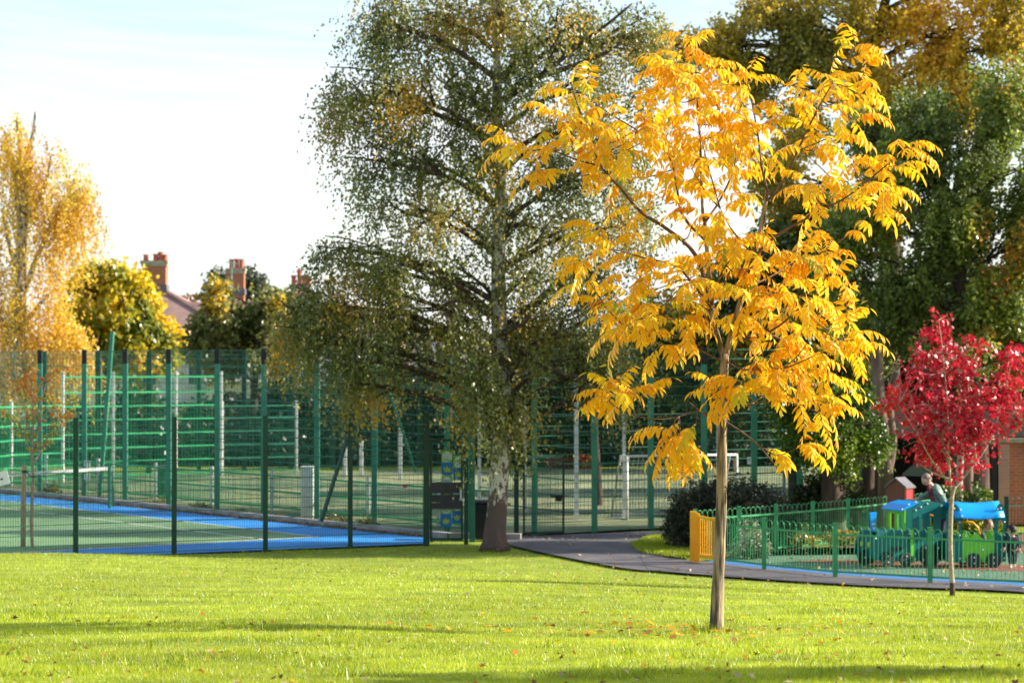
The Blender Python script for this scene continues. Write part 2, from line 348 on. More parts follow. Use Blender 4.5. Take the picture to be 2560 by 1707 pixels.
def limbs(mb, trunk, wb, rad0, sub=8, seed=0, fine=None, nf=0, drop=1.2):
    """limbs from the trunk polyline to each ellipsoid, side boughs in it, then fine twigs to the foliage"""
    nodes = []
    tr = [Vector(p) for p in trunk]
    for c, r, wt in wb:
        c = Vector(c); below = [p for p in tr if p.z < c.z-drop*.5] or [tr[0]]
        a = min(below, key=lambda p: (p-c).length+.5*abs(p.z-(c.z-drop)))
        L = (c-a).length
        if L < .3: continue
        pts = spline([a, a.lerp(c, .45)+Vector((0, 0, .08*L)), c], 4)
        r1 = rad0*min(1, .30+.05*L)
        mb.tube(pts, [r1*(1-.65*i/(len(pts)-1)) for i in range(len(pts))], 6)
        nodes += pts[2:]
        for k in range(sub):
            st = pts[random.randint(3, len(pts)-1)]
            e = c+Vector((random.uniform(-1, 1)*r[0], random.uniform(-1, 1)*r[0]*.8, random.uniform(-.8, .9)*r[2]))*.85
            w_ = wiggle(st, e, 5, .09, .06); mb.tube(w_, [r1*.38*(1-.75*i/5)+.004 for i in range(6)], 5); nodes += w_[1:]
    if fine is not None and nf:
        A = np.array([tuple(p) for p in nodes]); idx = rng.choice(len(fine), min(nf, len(fine)), replace=False)
        for i in idx:
            j = np.argmin(((A-fine[i])**2).sum(1))
            if np.linalg.norm(A[j]-fine[i]) < 2.5: mb.tube(wiggle(A[j], fine[i], 3, .1, .05), [.014, .011, .008, .004], 3, cap=False)

# ================================================================ GROUND
xs = np.unique(np.concatenate([np.linspace(-600, -30, 20), np.arange(-30, -15, 1.5), np.arange(-15, 15.01, .3), np.arange(16.5, 30, 1.5), np.linspace(30, 600, 20)]))
ys = np.unique(np.concatenate([np.linspace(-150, 0, 12), np.arange(0, 8, 1.), np.arange(8, 62, .3), np.arange(62, 100, 3), np.linspace(100, 1500, 24)]))
XX, YY = np.meshgrid(xs, ys); ZZ = TZ(XX, YY)
nx, ny = len(xs), len(ys)
ii = np.arange((nx-1)*(ny-1)); r0_ = (ii//(nx-1))*nx+ii % (nx-1)
gm = bpy.data.meshes.new('ground'); gm.from_pydata(np.stack([XX, YY, ZZ], -1).reshape(-1, 3).tolist(), [], np.stack([r0_, r0_+1, r0_+1+nx, r0_+nx], 1).tolist())
gm.polygons.foreach_set('use_smooth', [True]*len(gm.polygons))
M['lawn'] = mat('lawn_thatch', (.24, .30, .02), .95, (.15, .21, .018), 1.6, .5, 60, contrast=(.3, .7))
gm.materials.append(M['lawn']); go = bpy.data.objects.new('ground', gm); COL.objects.link(go); tag(go, kind='structure')
def sheet(name, poly, z, m):
    me = bpy.data.meshes.new(name); me.from_pydata([(p[0], p[1], z) for p in poly], [], [tuple(range(len(poly)))]); me.materials.append(m)
    if me.polygons[0].normal.z < 0: me.flip_normals()
    o = bpy.data.objects.new(name, me); COL.objects.link(o); return tag(o, kind='structure')
def strip(name, A, B, m, off, n=40, mcr=6):
    def res(L):
        L = spline(L, 6); d = [0]
        for i in range(1, len(L)): d.append(d[-1]+(L[i]-L[i-1]).length)
        o = []
        for k in range(n+1):
            t = d[-1]*k/n; j = max(0, min(len(L)-2, int(np.searchsorted(d, t))-1)); u = (t-d[j])/max(d[j+1]-d[j], 1e-9); o.append(L[j].lerp(L[j+1], u))
        return o
    a, b = res(A), res(B); vs = []; fs = []
    for i in range(n+1):
        for j in range(mcr+1):
            p = a[i].lerp(b[i], j/mcr); vs.append((p.x, p.y, max(float(TZ(p.x, p.y)), -.02)+off))
    for i in range(n):
        for j in range(mcr):
            q = i*(mcr+1)+j; fs.append((q, q+1, q+mcr+2, q+mcr+1))
    me = bpy.data.meshes.new(name); me.from_pydata(vs, [], fs); me.materials.append(m); me.update()
    if me.polygons[0].normal.z < 0: me.flip_normals()
    o = bpy.data.objects.new(name, me); COL.objects.link(o); return tag(o, kind='structure')
near1 = [(1225, 1352), (1270, 1366), (1350, 1385), (1450, 1405), (1560, 1425), (1640, 1432)]
far1 = [(1215, 1339), (1300, 1339), (1400, 1336), (1480, 1333), (1625, 1327), (1690, 1326)]
strip('path', [GT(*p) for p in near1], [G(*p) for p in far1], M['asphalt'], .022)
near2 = [(1620, 1430), (1700, 1437), (1900, 1452), (2200, 1470), (2600, 1487), (3100, 1510)]
far2 = [(1600, 1396), (1725, 1405), (1910, 1426), (2200, 1450), (2560, 1470), (3100, 1497)]
strip('path', [GT(*p) for p in near2], [GT(*p) for p in far2], M['asphalt'], .027)
# tennis court
K0 = np.array((-2.0, 52.0)); K1 = np.array((-15.0, 68.9)); kd = (K1-K0)/np.linalg.norm(K1-K0)
cC = np.array((-4.25, 51.8)); us = np.array((-.596, .803)); us /= np.linalg.norm(us); ub = np.array((-us[1], us[0])); ub = ub if ub[1] < 0 else -ub
sheet('court_surface', [K0-kd*.6, K0+kd*34, (-34, 60), (-26, 37.4), (-1.9, 49.95)], .002, M['blue'])
def cp(a, b): return cC+us*a+ub*b
sheet('court_green', [cp(0, 0), cp(23.77, 0), cp(23.77, 10.97), cp(0, 10.97)], .006, M['court'])
lm = MB()
def ln(a, b, wd=.07):
    a = np.array(a); b = np.array(b); d = (b-a)/np.linalg.norm(b-a); n_ = np.array((-d[1], d[0]))*wd/2
    lm.add([(*(a+n_), .010), (*(b+n_), .010), (*(b-n_), .010), (*(a-n_), .010)], [(0, 3, 2, 1)])
ln(cp(0, 0), cp(23.77, 0)); ln(cp(0, .036), cp(0, 10.9), .09); ln(cp(.05, 1.37), cp(23.77, 1.37)); ln(cp(5.485, 1.41), cp(5.485, 9.56)); ln(cp(5.52, 5.485), cp(18.2, 5.485))
ln(cp(.05, 9.6), cp(23.77, 9.6)); ln(cp(.05, 10.93), cp(23.77, 10.93)); ln(cp(18.28, 1.41), cp(18.28, 9.56)); ln(cp(.05, 5.485), cp(.2, 5.485))
tag(lm.build('court_markings', M['line']), kind='structure')
kb = MB(); kn = np.array((kd[1], -kd[0])); kn = kn if kn[1] > 0 else -kn
a = K0-kd*.9; b = K0+kd*30
kb.bar((*(a+kn*.12), .06), (*(b+kn*.12), .06), .2, .14)
kb.bar((a[0]+kn[0]*.12, a[1]+kn[1]*.12, .06), (.2, 51.2, .06), .2, .13)
tag(kb.build('kerb', M['kerb'], bevel=.012), kind='structure')
# leafy soil strip in front of kerb and behind it
sheet('verge', [K0-kn*.16-kd*.5, K0+kn*.0-kd*.5, K0+kd*11+kn*.0, K0+kd*11-kn*.04], .014, M['soil'])
sheet('verge', [K0+kn*.2-kd*.5, K0+kn*.9-kd*.5, K0+kd*30+kn*.9, K0+kd*30+kn*.2], .012, mat('verge_earth', (.20, .16, .07), .95, (.10, .11, .04), 3, .6))
# ball court
sheet('pitch_surface', [(-20, 76.6), (-.95, 52.75), (.5, 52.5), (9, 58.6), (16, 76), (10, 86), (-24, 78)], .006, M['muga'])
# playground
sheet('playground_surface', [G(1740, 1407)[:2], G(1910, 1428)[:2], G(2088, 1446)[:2], G(2325, 1461)[:2], G(2600, 1475)[:2], (20, 38.4), (24, 44), (16, 56), (8.0, 50.6), (4.4, 46.6)], .0, M['playblue'])
sheet('playground_green', [G(1790, 1400)[:2], G(2000, 1418)[:2], G(2250, 1436)[:2], G(2450, 1446)[:2], G(2800, 1458)[:2], (20, 40), (22, 45), (16, 55.5), (8.0, 50.3), (4.6, 46.6)], .005, M['play'])
sheet('playground_red', [G(1985, 1404)[:2], G(2180, 1413)[:2], G(2420, 1424)[:2], G(2620, 1431)[:2], G(2620, 1414)[:2], G(2420, 1409)[:2], G(2200, 1402)[:2], G(2060, 1398)[:2]], .010, M['playred'])
sheet('planting_bed', [G(1800, 1388)[:2], G(1960, 1366)[:2], G(2150, 1372)[:2], G(2600, 1380)[:2], (16, 56), (8.6, 51.2), (4.4, 46.7)], .012, M['soil'])

# ================================================================ FENCES
def mesh_panel(a, b, z0, z1, name, root, m, vs=.05, hs=.2, wr=.0035, hm=None):
    hm = hm or wr*1.3; mb = MB(); a, b = Vector((a[0], a[1], 0)), Vector((b[0], b[1], 0)); L = (b-a).length; n = max(1, int(L/vs))
    for i in range(1, n):
        p = a.lerp(b, i/n); mb.box((p.x, p.y, (z0+z1)/2), (wr*2, wr*2, z1-z0))
    k = max(1, round((z1-z0)/hs))
    for i in range(k+1):
        z = z0+(z1-z0)*i/k; mb.bar((a.x, a.y, z), (b.x, b.y, z), hm*2)
    return mb.build(name, m, root)
# near tennis fence (dark green, 2.75 m)
pts = [line_at(px, FA, FB) for px in (-75, 190, 436, 664, 876, 1066)]
fz = thing('mesh_fence', 'dark green wire mesh fence along the near side of the tennis court', 'fence', pts[2])
for i, p in enumerate(pts):
    mb = MB(); z0 = min(float(TZ(p.x, p.y)), 0)-.1
    mb.box((p.x, p.y, (z0+2.75)/2), (.10, .07, 2.75-z0)); mb.box((p.x, p.y, 2.758), (.11, .08, .016)); mb.build('post', M['green_dark'], fz)
    if i: mesh_panel(pts[i-1], p, .05, 2.7, 'mesh_panel', fz, M['wire'], .05, .2, .0034, .0075)
# gate
g0 = pts[-1]; gdir = Vector((1, .22, 0)).normalized(); g1 = g0+gdir*.86
gt = thing('court_gate', 'dark green tennis court gate with a black board across its middle and a padlock', 'gate', g0)
MB().box((g0.x, g0.y, 1.38), (.13, .1, 2.82)).build('gate_post', M['green_dark'], gt); MB().box((g1.x, g1.y, 1.38), (.09, .1, 2.82)).build('gate_post', M['green_dark'], gt)
q = g1+gdir*.13+Vector((0, .25, 0)); MB().box((q.x, q.y, 1.4), (.12, .1, 2.8)).build('gate_post', M['green_teal'], gt)
fr = MB(); ga = g0+gdir*.10; gb = g1-gdir*.09
for z in (.09, 2.2): fr.bar((ga.x, ga.y, z), (gb.x, gb.y, z), .05)
for p in (ga, gb): fr.bar((p.x, p.y, .0651), (p.x, p.y, 2.225), .048)
fr.build('gate_frame', M['green_dark'], gt); mesh_panel(ga, gb, .12, 2.17, 'mesh_infill', gt, M['wire'], .05, .2, .003)
bd = MB()
for z, h in ((1.19, .24), (.96, .17), (.81, .14)):
    c = ga.lerp(gb, .5); bd.box((c.x, c.y-.045, z), ((gb-ga).length+.02, .025, h-.012), rz=math.atan2(gdir.y, gdir.x))
bd.build('kick_board', M['blackgrey'], gt)
lk = MB(); lk.box((gb.x-.02, gb.y-.09, 1.02), (.03, .05, .2)); lk.box((gb.x+.0, gb.y-.09, .93), (.11, .05, .035)); lk.ell((gb.x-.02, gb.y-.1, 1.13), (.022, .022, .022)); lk.build('lock', M['white'], gt)
# posters
def poster(px0, py0, px1, py1, label, dy=.16):
    Y = g0.y+dy; a_ = P(px0, py1, Y); b_ = P(px1, py0, Y); c = (a_+b_)/2; W, H = b_.x-a_.x, b_.z-a_.z
    t = thing('poster', label, 'poster', (c.x, Y, a_.z), 'green and blue posters on the court gate')
    MB().box((c.x, Y, a_.z+H*.75), (W, .006, H*.5)).build('upper_sheet', M['poster_green'], t)
    MB().box((c.x, Y, a_.z+H*.25-.001), (W, .006, H*.5-.002)).build('lower_sheet', M['poster_blue'], t)
    e = MB(); e.prism([(W*.46*math.cos(t_)*(1-.12*math.sin(t_)), H*.22*math.sin(t_)) for t_ in np.linspace(0, 2*math.pi, 20, False)], lambda u, v, th: (c.x+u, Y-.004-th, a_.z+H*.73+v), .003); e.build('white_shape', M['poster_white'], t)
    tx = MB()
    for k, (ww, zz) in enumerate(((.5, .82), (.62, .74), (.7, .655), (.5, .59))): tx.box((c.x, Y-.0095, a_.z+H*zz), (W*ww, .003, H*.026))
    tx.build('text_lines', M['poster_ink'], t)
    y_ = MB(); y_.prism([(-.34*W, .10*H), (-.22*W, -.12*H), (.22*W, -.12*H), (.34*W, .10*H), (.17*W, .0*H), (0, .13*H), (-.17*W, .0)], lambda u, v, th: (c.x+u, Y-.004-th, a_.z+H*.24+v), .003); y_.build('emblem', M['poster_yellow'], t)
poster(1104, 1124, 1131, 1187, 'top left green and blue poster above the black board of the gate')
poster(1133, 1138, 1158, 1199, 'top right green and blue poster above the black board of the gate', .17)
poster(1104, 1188, 1131, 1250, 'green and white poster half hidden behind the black board of the gate')
poster(1101, 1252, 1129, 1316, 'lower left poster below the black board of the gate', .19)
poster(1130, 1246, 1156, 1307, 'lower right poster below the black board of the gate', .2)
# sign at the left edge
Y = line_at(8, FA, FB).y-.06; c = P(3, 1196, Y)
t = thing('notice', 'white notice card tied to the mesh fence at the left edge of the photo', 'sign', c)
rt = Matrix.Rotation(R(-14), 3, 'Y'); MB().box(c, (.30, .01, .27), m=rt).build('card', M['cardboard'], t); MB().box(c+Vector((.01, -.009, -.01)), (.05, .004, .03), m=rt).build('print', M['navy'], t)

# tall ball-court fences (posts 4.2 m with black tips)
LA, LB = (-.95, 52.6), (-12.4, 67.3); RA, RB = (.48, 52.3), (3.2, 54.3)
def tall_fence(label, pxs, a, b, mesh=True, h=4.2, mw=None):
    pp = [line_at(px, a, b) for px in pxs]
    t = thing('ball_court_fence', label, 'fence', pp[0])
    for i, p in enumerate(pp):
        po = MB().box((p.x, p.y, (h-.4)/2), (.135, .11, h-.4)).build('post', M['green_teal'], t)
        MB().box((p.x, p.y, h-.2), (.13, .105, .4)).build('black_tip', M['black'], po)
        if i: mesh_panel(pp[i-1], p, .05, h-.05, 'mesh_panel', t, mw or M['wire_far'], .055, .22, .0024, .0065)
    return t, pp
tall_fence('tall green mesh fence with black tipped posts between tennis court and ball court', (-115, -10, 100, 211, 313, 422, 543, 660, 792, 936, 1118, 1177), LA, LB)
tr_, rp_ = tall_fence('tall green mesh fence between the birch and the dark bush', (1336, 1486, 1627, 1760, 1885, 2000), RA, RB)
p = line_at(2003, RA, RB); MB().box((p.x+.09, p.y-.1, 1.9), (.03, .03, 3.7)).build('light_strip', M['white'], tr_)
# dark corner link
gtb = thing('ball_court_gate', 'green mesh gate in the ball court fence beside the path, right of the birch trunk', 'gate', (.2, 52.4, 0))
ga = P(1310, 1300, 52.15); gb = P(1408, 1300, 52.5)
for p in (P(1291, 1300, 52.0),): MB().box((p.x, p.y, .95), (.11, .1, 1.95)).build('gate_post', M['green_dark'], gtb)
fr = MB()
for z in (.06, 1.74): fr.bar((ga.x, ga.y, z), (gb.x, gb.y, z), .05)
for p in (ga, gb): fr.bar((p.x, p.y, .04), (p.x, p.y, 1.76), .048)
fr.build('gate_frame', M['green_dark'], gtb); mesh_panel(ga, gb, .1, 1.7, 'mesh_infill', gtb, M['wire'], .06, .2, .0035)
MB().box((gb.x-.13, gb.y-.06, .86), (.3, .05, .05)).box((gb.x-.1, gb.y-.06, .80), (.14, .05, .1)).build('latch', M['black'], gtb)
# leaning tall post, braces
t = MB().bar(P(249, 1246, 67.0), P(281, 828, 67.0), .16, .1).build('leaning_post', M['green_teal']); tag(t, 'extra tall green post leaning to the right above the ball court fence', 'post')
t = MB().bar(P(872, 1083, 53.4), P(803, 1302, 52.8), .07).build('brace', M['green_dark']); tag(t, 'dark green diagonal brace leaning against the ball court fence left of the gate', 'brace')
t = MB().bar(P(956, 926, 57), P(1040, 1180, 57), .06).build('brace', M['green_teal']); tag(t, 'thin pale green diagonal brace inside the ball court left of the birch', 'brace')
t = MB().bar(P(2158, 1146, 58), P(2138, 1240, 58), .07).build('brace', M['green_teal']); tag(t, 'light blue green slanting brace between the dark tree trunks', 'brace')
# low rail fence inside (green mesh, white posts)
def low_fence(label, pts_, h, rails, name='rail_fence', bars=.1, rail_m=None, pw=.08, rw=.05):
    t = thing(name, label, 'fence', pts_[0])
    for i, p in enumerate(pts_):
        MB().box((p.x, p.y, (h+.12)/2), (pw, pw, h+.12)).build('white_post', M['white'], t)
        if i:
            q = pts_[i-1]; mb = MB(); 
            for z in rails: mb.bar((q.x, q.y, z), (p.x, p.y, z), rw)
            mb.build('rails', rail_m or M['green_bright'], t)
            mb = MB(); L = (p-q).length; n = max(2, int(L/bars))
            for k in range(1, n):
                r_ = q.lerp(p, k/n); mb.box((r_.x, r_.y, h/2), (.012, .012, h-.1))
            mb.build('bars', rail_m or M['green_bright'], t)
    return t
off = Vector((kn[0], kn[1], 0))*1.0
low_fence('low green rail fence with white posts just behind the tall fence', [line_at(px, LA, LB)+off for px in (-90, 40, 168, 310, 448, 598, 690, 835, 1010, 1165)], .92, (.1, .5, .9), bars=.09)
far = [Vector((*P(px, 1100, Y).xy, 0)) for px, Y in ((-60, 70), (28, 73), (157, 75))]
low_fence('green ball court rails at the far left with white posts', far, 2.5, (.15, .55, .95, 1.4, 1.85, 2.45), 'court_rails', .12)
far = [Vector((*P(px, 1100, Y).xy, 0)) for px, Y in ((157, 75.3), (283, 76.5), (440, 78), (553, 79))]
low_fence('raised bright green goal end rails with tall white posts beyond the left court', far, 3.4, (.15, .6, 1.05, 1.5, 1.95, 2.4, 2.85, 3.35), 'court_rails', .11)
far = [Vector((*P(px, 1100, Y).xy, 0)) for px, Y in ((556, 79.2), (741, 80.5))]
low_fence('lower green rails with one white end post left of the birch foliage', far, 2.4, (.15, .6, 1.05, 1.5, 1.95, 2.35), 'court_rails', .12, M['wire_far'])
far = [Vector((*P(px, 1100, Y).xy, 0)) for px, Y in ((1198, 62), (1312, 60), (1441, 57.5), (1560, 57.8), (1795, 60), (1960, 62))]
low_fence('tall green goal end rails with white posts behind the birch and the path', far, 2.6, (.15, .55, .95, 1.35, 1.75, 2.15, 2.55), 'court_rails', .1, M['green_dark'], rw=.03)
p = P(1441, 1100, 57.4); t = tag(MB().box((p.x, p.y, 1.75), (.11, .11, 3.5)).build('white_pole', M['white']), 'tallest white square pole seen through the mesh right of the birch trunk', 'pole')
for i, (px, by) in enumerate(((903, 1190), (1000, 1200), (862, 1193))):
    p = G(px, by); tag(MB().box((p.x, p.y, .6+.25*(i == 1)), (.12, .12, 1.2+.5*(i == 1))).build('white_pole', M['white']),
      ('short white pole far across the ball court left of the gate', 'taller white pole far across the ball court nearest the gate', 'leftmost short white pole far across the ball court near the brace')[i], 'pole')
# far tall fence
tf = thing('ball_court_fence', 'dark teal mesh fence at the far side of the ball court', 'fence', (0, 84, 0))
pf = [Vector((*P(px, 1100, Y).xy, 0)) for px, Y in ((-60, 76), (110, 78), (245, 79.5), (373, 81), (497, 82), (610, 83), (728, 84), (833, 84.5), (945, 85), (1048, 85.5), (1180, 86), (1330, 86), (1500, 86), (1680, 86), (1850, 86))]
for i, p in enumerate(pf):
    MB().box((p.x, p.y, 2.1), (.16, .12, 4.2)).build('post', M['green_dark'], tf)
    if i: mesh_panel(pf[i-1], p, .05, 4.1, 'mesh_panel', tf, M['wire'], .12, .4, .004)
# goal
gl = thing('football_goal', 'white five a side goal frame with net behind the mesh left of the dark bush', 'goal', G(1567, 1299)); Yg = 57.0
fr = MB(); a0 = G(1568, 1300); W = 2.9; hh = 1.56; dv = Vector((.93, .3, 0)).normalized(); a1 = a0+dv*W; bk = Vector((-.3, .93, 0))*.9
for p in (a0, a1): fr.tube([p, p+Vector((0, 0, hh))], .03, 8); fr.tube([p+Vector((0, 0, hh)), p+bk*.5+Vector((0, 0, hh)), p+bk*1.3], .028, 6); fr.tube([p+bk*1.3, p+Vector((0, 0, .03))], .028, 6)
fr.tube([a0+Vector((0, 0, hh)), a1+Vector((0, 0, hh))], .03, 8); fr.tube([a0+bk*1.3+Vector((0, 0, .05)), a1+bk*1.3+Vector((0, 0, .05))], .03, 6)
fr.build('frame', M['white'], gl, True)
ne = MB()
for k in range(25):
    p = a0.lerp(a1, k/24); ne.bar(p+bk*.5+Vector((0, 0, hh)), p+bk*1.3+Vector((0, 0, .05)), .008)
for k in range(12):
    u = k/11; o1 = bk*(.5+.8*u)+Vector((0, 0, hh*(1-u)+.05*u)); ne.bar(a0+o1, a1+o1, .008)
ne.build('net', M['white'], gl)
# white box pillar
p0 = G(769, 1296); wp = thing('square_pillar', 'square off white pillar with a light cap at the edge of the ball court', 'pillar', p0)
MB().box((p0.x, p0.y, .62), (.30, .3, 1.24)).build('shaft', M['whitewood'], wp, bevel=.01); MB().box((p0.x, p0.y, 1.265), (.32, .32, .05)).build('cap', M['white'], wp, bevel=.01)
p = P(1013, 1214, 54.6); pk = thing('pink_marker', 'small bright pink marker on the low rail left of the gate', 'marker', p); MB().box(p, (.1, .03, .085), rz=.2).build('face', M['pink'], pk, bevel=.01)
# dark cabinet in ball court
p0 = G(413, 1245); cb = thing('storage_bin', 'dark green wheeled bin standing inside the ball court fence', 'bin', p0)
MB().box((p0.x, p0.y, .45), (.55, .5, .85)).build('body', M['green_dark'], cb, bevel=.03); MB().box((p0.x, p0.y-.02, .905), (.6, .56, .06)).build('lid', M['blackgrey'], cb, bevel=.02)
# cricket wicket marks
wk = thing('wicket_marking', 'two small white wicket shaped marks on the rails behind the tennis net', 'marking', P(218, 1200, 68))
for zc, fl in ((1160, 1), (1190, -1)):
    mb = MB(); c = P(218, zc, 66.5)
    for dx in (-.07, 0, .07): mb.box((c.x+dx, c.y, c.z), (.022, .02, .15))
    mb.box((c.x, c.y, c.z+fl*.085), (.19, .02, .025)); mb.build('stumps', M['white'], wk)
# notice on right fence
p = P(1873, 1151, 56.0); t = thing('notice', 'small white notice on the tall mesh fence above the dark bush', 'sign', p); MB().box(p, (.09, .01, .18)).build('card', M['cardboard'], t); MB().box(p+Vector((0, -.007, .02)), (.05, .004, .05)).build('print', M['poster_ink'], t)
# litter bin by the gate
p0 = G(1207, 1347); lb = thing('litter_bin', 'black litter bin standing between the gate and the birch trunk', 'bin', p0)
mb = MB(); w0, w1 = .17, .20; mb.add([(p0.x+sx*(w0 if z < .5 else w1), p0.y+sy*(w0 if z < .5 else w1), z) for z in (.03, .78) for sx, sy in ((-1, -1), (1, -1), (1, 1), (-1, 1))], [(3, 2, 1, 0), (4, 5, 6, 7), (0, 1, 5, 4), (1, 2, 6, 5), (2, 3, 7, 6), (3, 0, 4, 7)])
mb.build('body', M['black'], lb, bevel=.015); MB().box((p0.x, p0.y, .815), (.45, .45, .05)).box((p0.x, p0.y, .85), (.38, .38, .03)).build('lid', M['blackgrey'], lb, bevel=.012); MB().box((p0.x, p0.y, .02), (.38, .38, .04)).build('foot', M['blackgrey'], lb)
# tennis net
n0 = Vector((*(cp(11.885, -.914)), 0)); n1 = Vector((*(cp(11.885, 11.88)), 0))
nt_ = thing('tennis_net', 'tennis net with white top band and green end post on the blue court edge', 'tennis net', n0)
for p in (n0, n1): MB().tube([p, p+Vector((0, 0, 1.07))], .045, 10).tube([p+Vector((0, 0, 1.07)), p+Vector((0, 0, 1.09))], .05, 10).build('net_post', M['green_teal'], nt_)
nd = (n1-n0).normalized(); hN = lambda u: 1.05-.14*math.sin(math.pi*u)
mb = MB(); mb2 = MB(); NN = 220
for k in range(24):
    u0, u1 = k/24, (k+1)/24; mb.bar(n0.lerp(n1, u0)+Vector((0, 0, hN(u0))), n0.lerp(n1, u1)+Vector((0, 0, hN(u1))), .012, .08)
mb.build('top_band', M['white'], nt_)
for k in range(1, NN):
    u = k/NN; p = n0.lerp(n1, u); mb2.bar((p.x, p.y, .03), (p.x, p.y, hN(u)-.03), .006)
for j in range(1, 20):
    for k in range(8): mb2.bar(n0.lerp(n1, k/8)+Vector((0, 0, .03+(hN(k/8)-.06)*j/20)), n0.lerp(n1, (k+1)/8)+Vector((0, 0, .03+(hN((k+1)/8)-.06)*j/20)), .005)
mb2.build('netting', M['black'], nt_)
MB().prism([(0, 1.03), (.10, .95), (.16, .5), (.20, .05), (.02, .05), (.02, .6)], lambda a, b, t_: n0-nd*a*.8+Vector((0, -.03-t_, b)), .02).build('end_skirt', M['green_dark'], nt_)

# ---------------------------------------------------------------- bow-top railings
def bow_bay(root, a, b, h, m, pitch=.0765, rr=.0062, post=True, za=0, zb=0, pw=.075):
    a, b = Vector((a[0], a[1], za)), Vector((b[0], b[1], zb)); L = (b-a).length; d = (b-a).normalized(); n = max(1, round((L-.1)/(2*pitch)))
    st = a+d*.06; W = (L-.12)/n; mb = MB(); rail = h-.17
    for k in range(n):
        l = st+d*W*k; r_ = l+d*W; mdl = (l+r_)/2
        arc = [l+Vector((0, 0, .08))]+[mdl-d*(W/2-rr)*math.cos(math.pi*j/8)+Vector((0, 0, h-W/2+W/2*math.sin(math.pi*j/8))) for j in range(9)]
        mb.tube(arc, rr, 5, cap=False); mb.tube([r_-d*rr+Vector((0, 0, .08)), r_-d*rr+Vector((0, 0, h-W/2))], rr, 5, cap=False) if k == n-1 else None
        mb.tube([mdl+Vector((0, 0, .08)), mdl+Vector((0, 0, rail))], rr, 5, cap=False)
    mb.build('hooped_bars', m, root, True)
    mb = MB()
    for z in (.10, rail): mb.bar(a+Vector((0, 0, z)), b+Vector((0, 0, z)), .011, .035)
    mb.build('rails', m, root)
    if post: MB().box((a.x, a.y, a.z+(h+.0)/2), (pw, pw, h+.04)).box((a.x, a.y, a.z+h+.026), (pw+.012, pw+.012, .012)).build('post', m, root)
bt = thing('bow_top_railing', 'green hoop topped railing along the front of the playground beside the path', 'railing', G(2325, 1456))
fp = [G(1797, 1409), G(1910, 1424), G(2088, 1442), G(2325, 1456), G(2600, 1470), G(2860, 1480)]
for i in range(len(fp)-1): bow_bay(bt, fp[i], fp[i+1], .94, M['green_bow'])
bb = thing('bow_top_railing', 'green hoop topped railing along the back of the playground beside the dark bush', 'railing', P(2030, 1350, 48.5))
bp_ = [Vector((*P(px, 1300, Y).xy, 0)) for px, Y in ((1738, 45.9), (1848, 46.8), (1940, 47.6), (2032, 48.5), (2120, 49.5), (2227, 51.0), (2330, 52.2))]
for i in range(len(bp_)-1): bow_bay(bb, bp_[i], bp_[i+1], .96, M['green_bow'])
bc = thing('bow_top_railing', 'dark hoop topped railing in front of the brick building at the right edge', 'railing', P(2515, 1350, 48.6))
bp_ = [Vector((*P(px, 1300, Y).xy, 0)) for px, Y in ((2516, 48.6), (2680, 49.6), (2800, 50.3))]
for i in range(len(bp_)-1): bow_bay(bc, bp_[i], bp_[i+1], 1.05, M['green_dark'], pitch=.085)
# yellow gate
y0 = G(1733, 1404); y1 = G(1793, 1410); yg = thing('yellow_gate', 'bright yellow metal gate with vertical bars at the playground entrance', 'gate', y0); yd = (y1-y0).normalized()
MB().box((y0.x, y0.y, .49), (.12, .1, .98)).build('gate_post', M['yellow'], yg, bevel=.006); q = y0+yd*.14; MB().box((q.x, q.y, .48), (.07, .06, .94)).build('gate_stile', M['yellow'], yg, bevel=.005)
e = y1-yd*.05; MB().box((e.x, e.y, .47), (.05, .05, .84)).build('gate_stile', M['yellow'], yg)
MB().bar((q.x, q.y, .13), (e.x, e.y, .13), .045, .07).build('gate_rail', M['yellow'], yg); MB().bar((q.x, q.y, .88), (e.x, e.y, .85), .045, .05).build('gate_rail', M['yellow'], yg)
mb = MB(); Lq = (e-q).length; nb = 8
for k in range(1, nb): p = q.lerp(e, k/nb); mb.tube([(p.x, p.y, .14), (p.x, p.y, .86)], .011, 6)
mb.build('gate_bars', M['yellow'], yg)
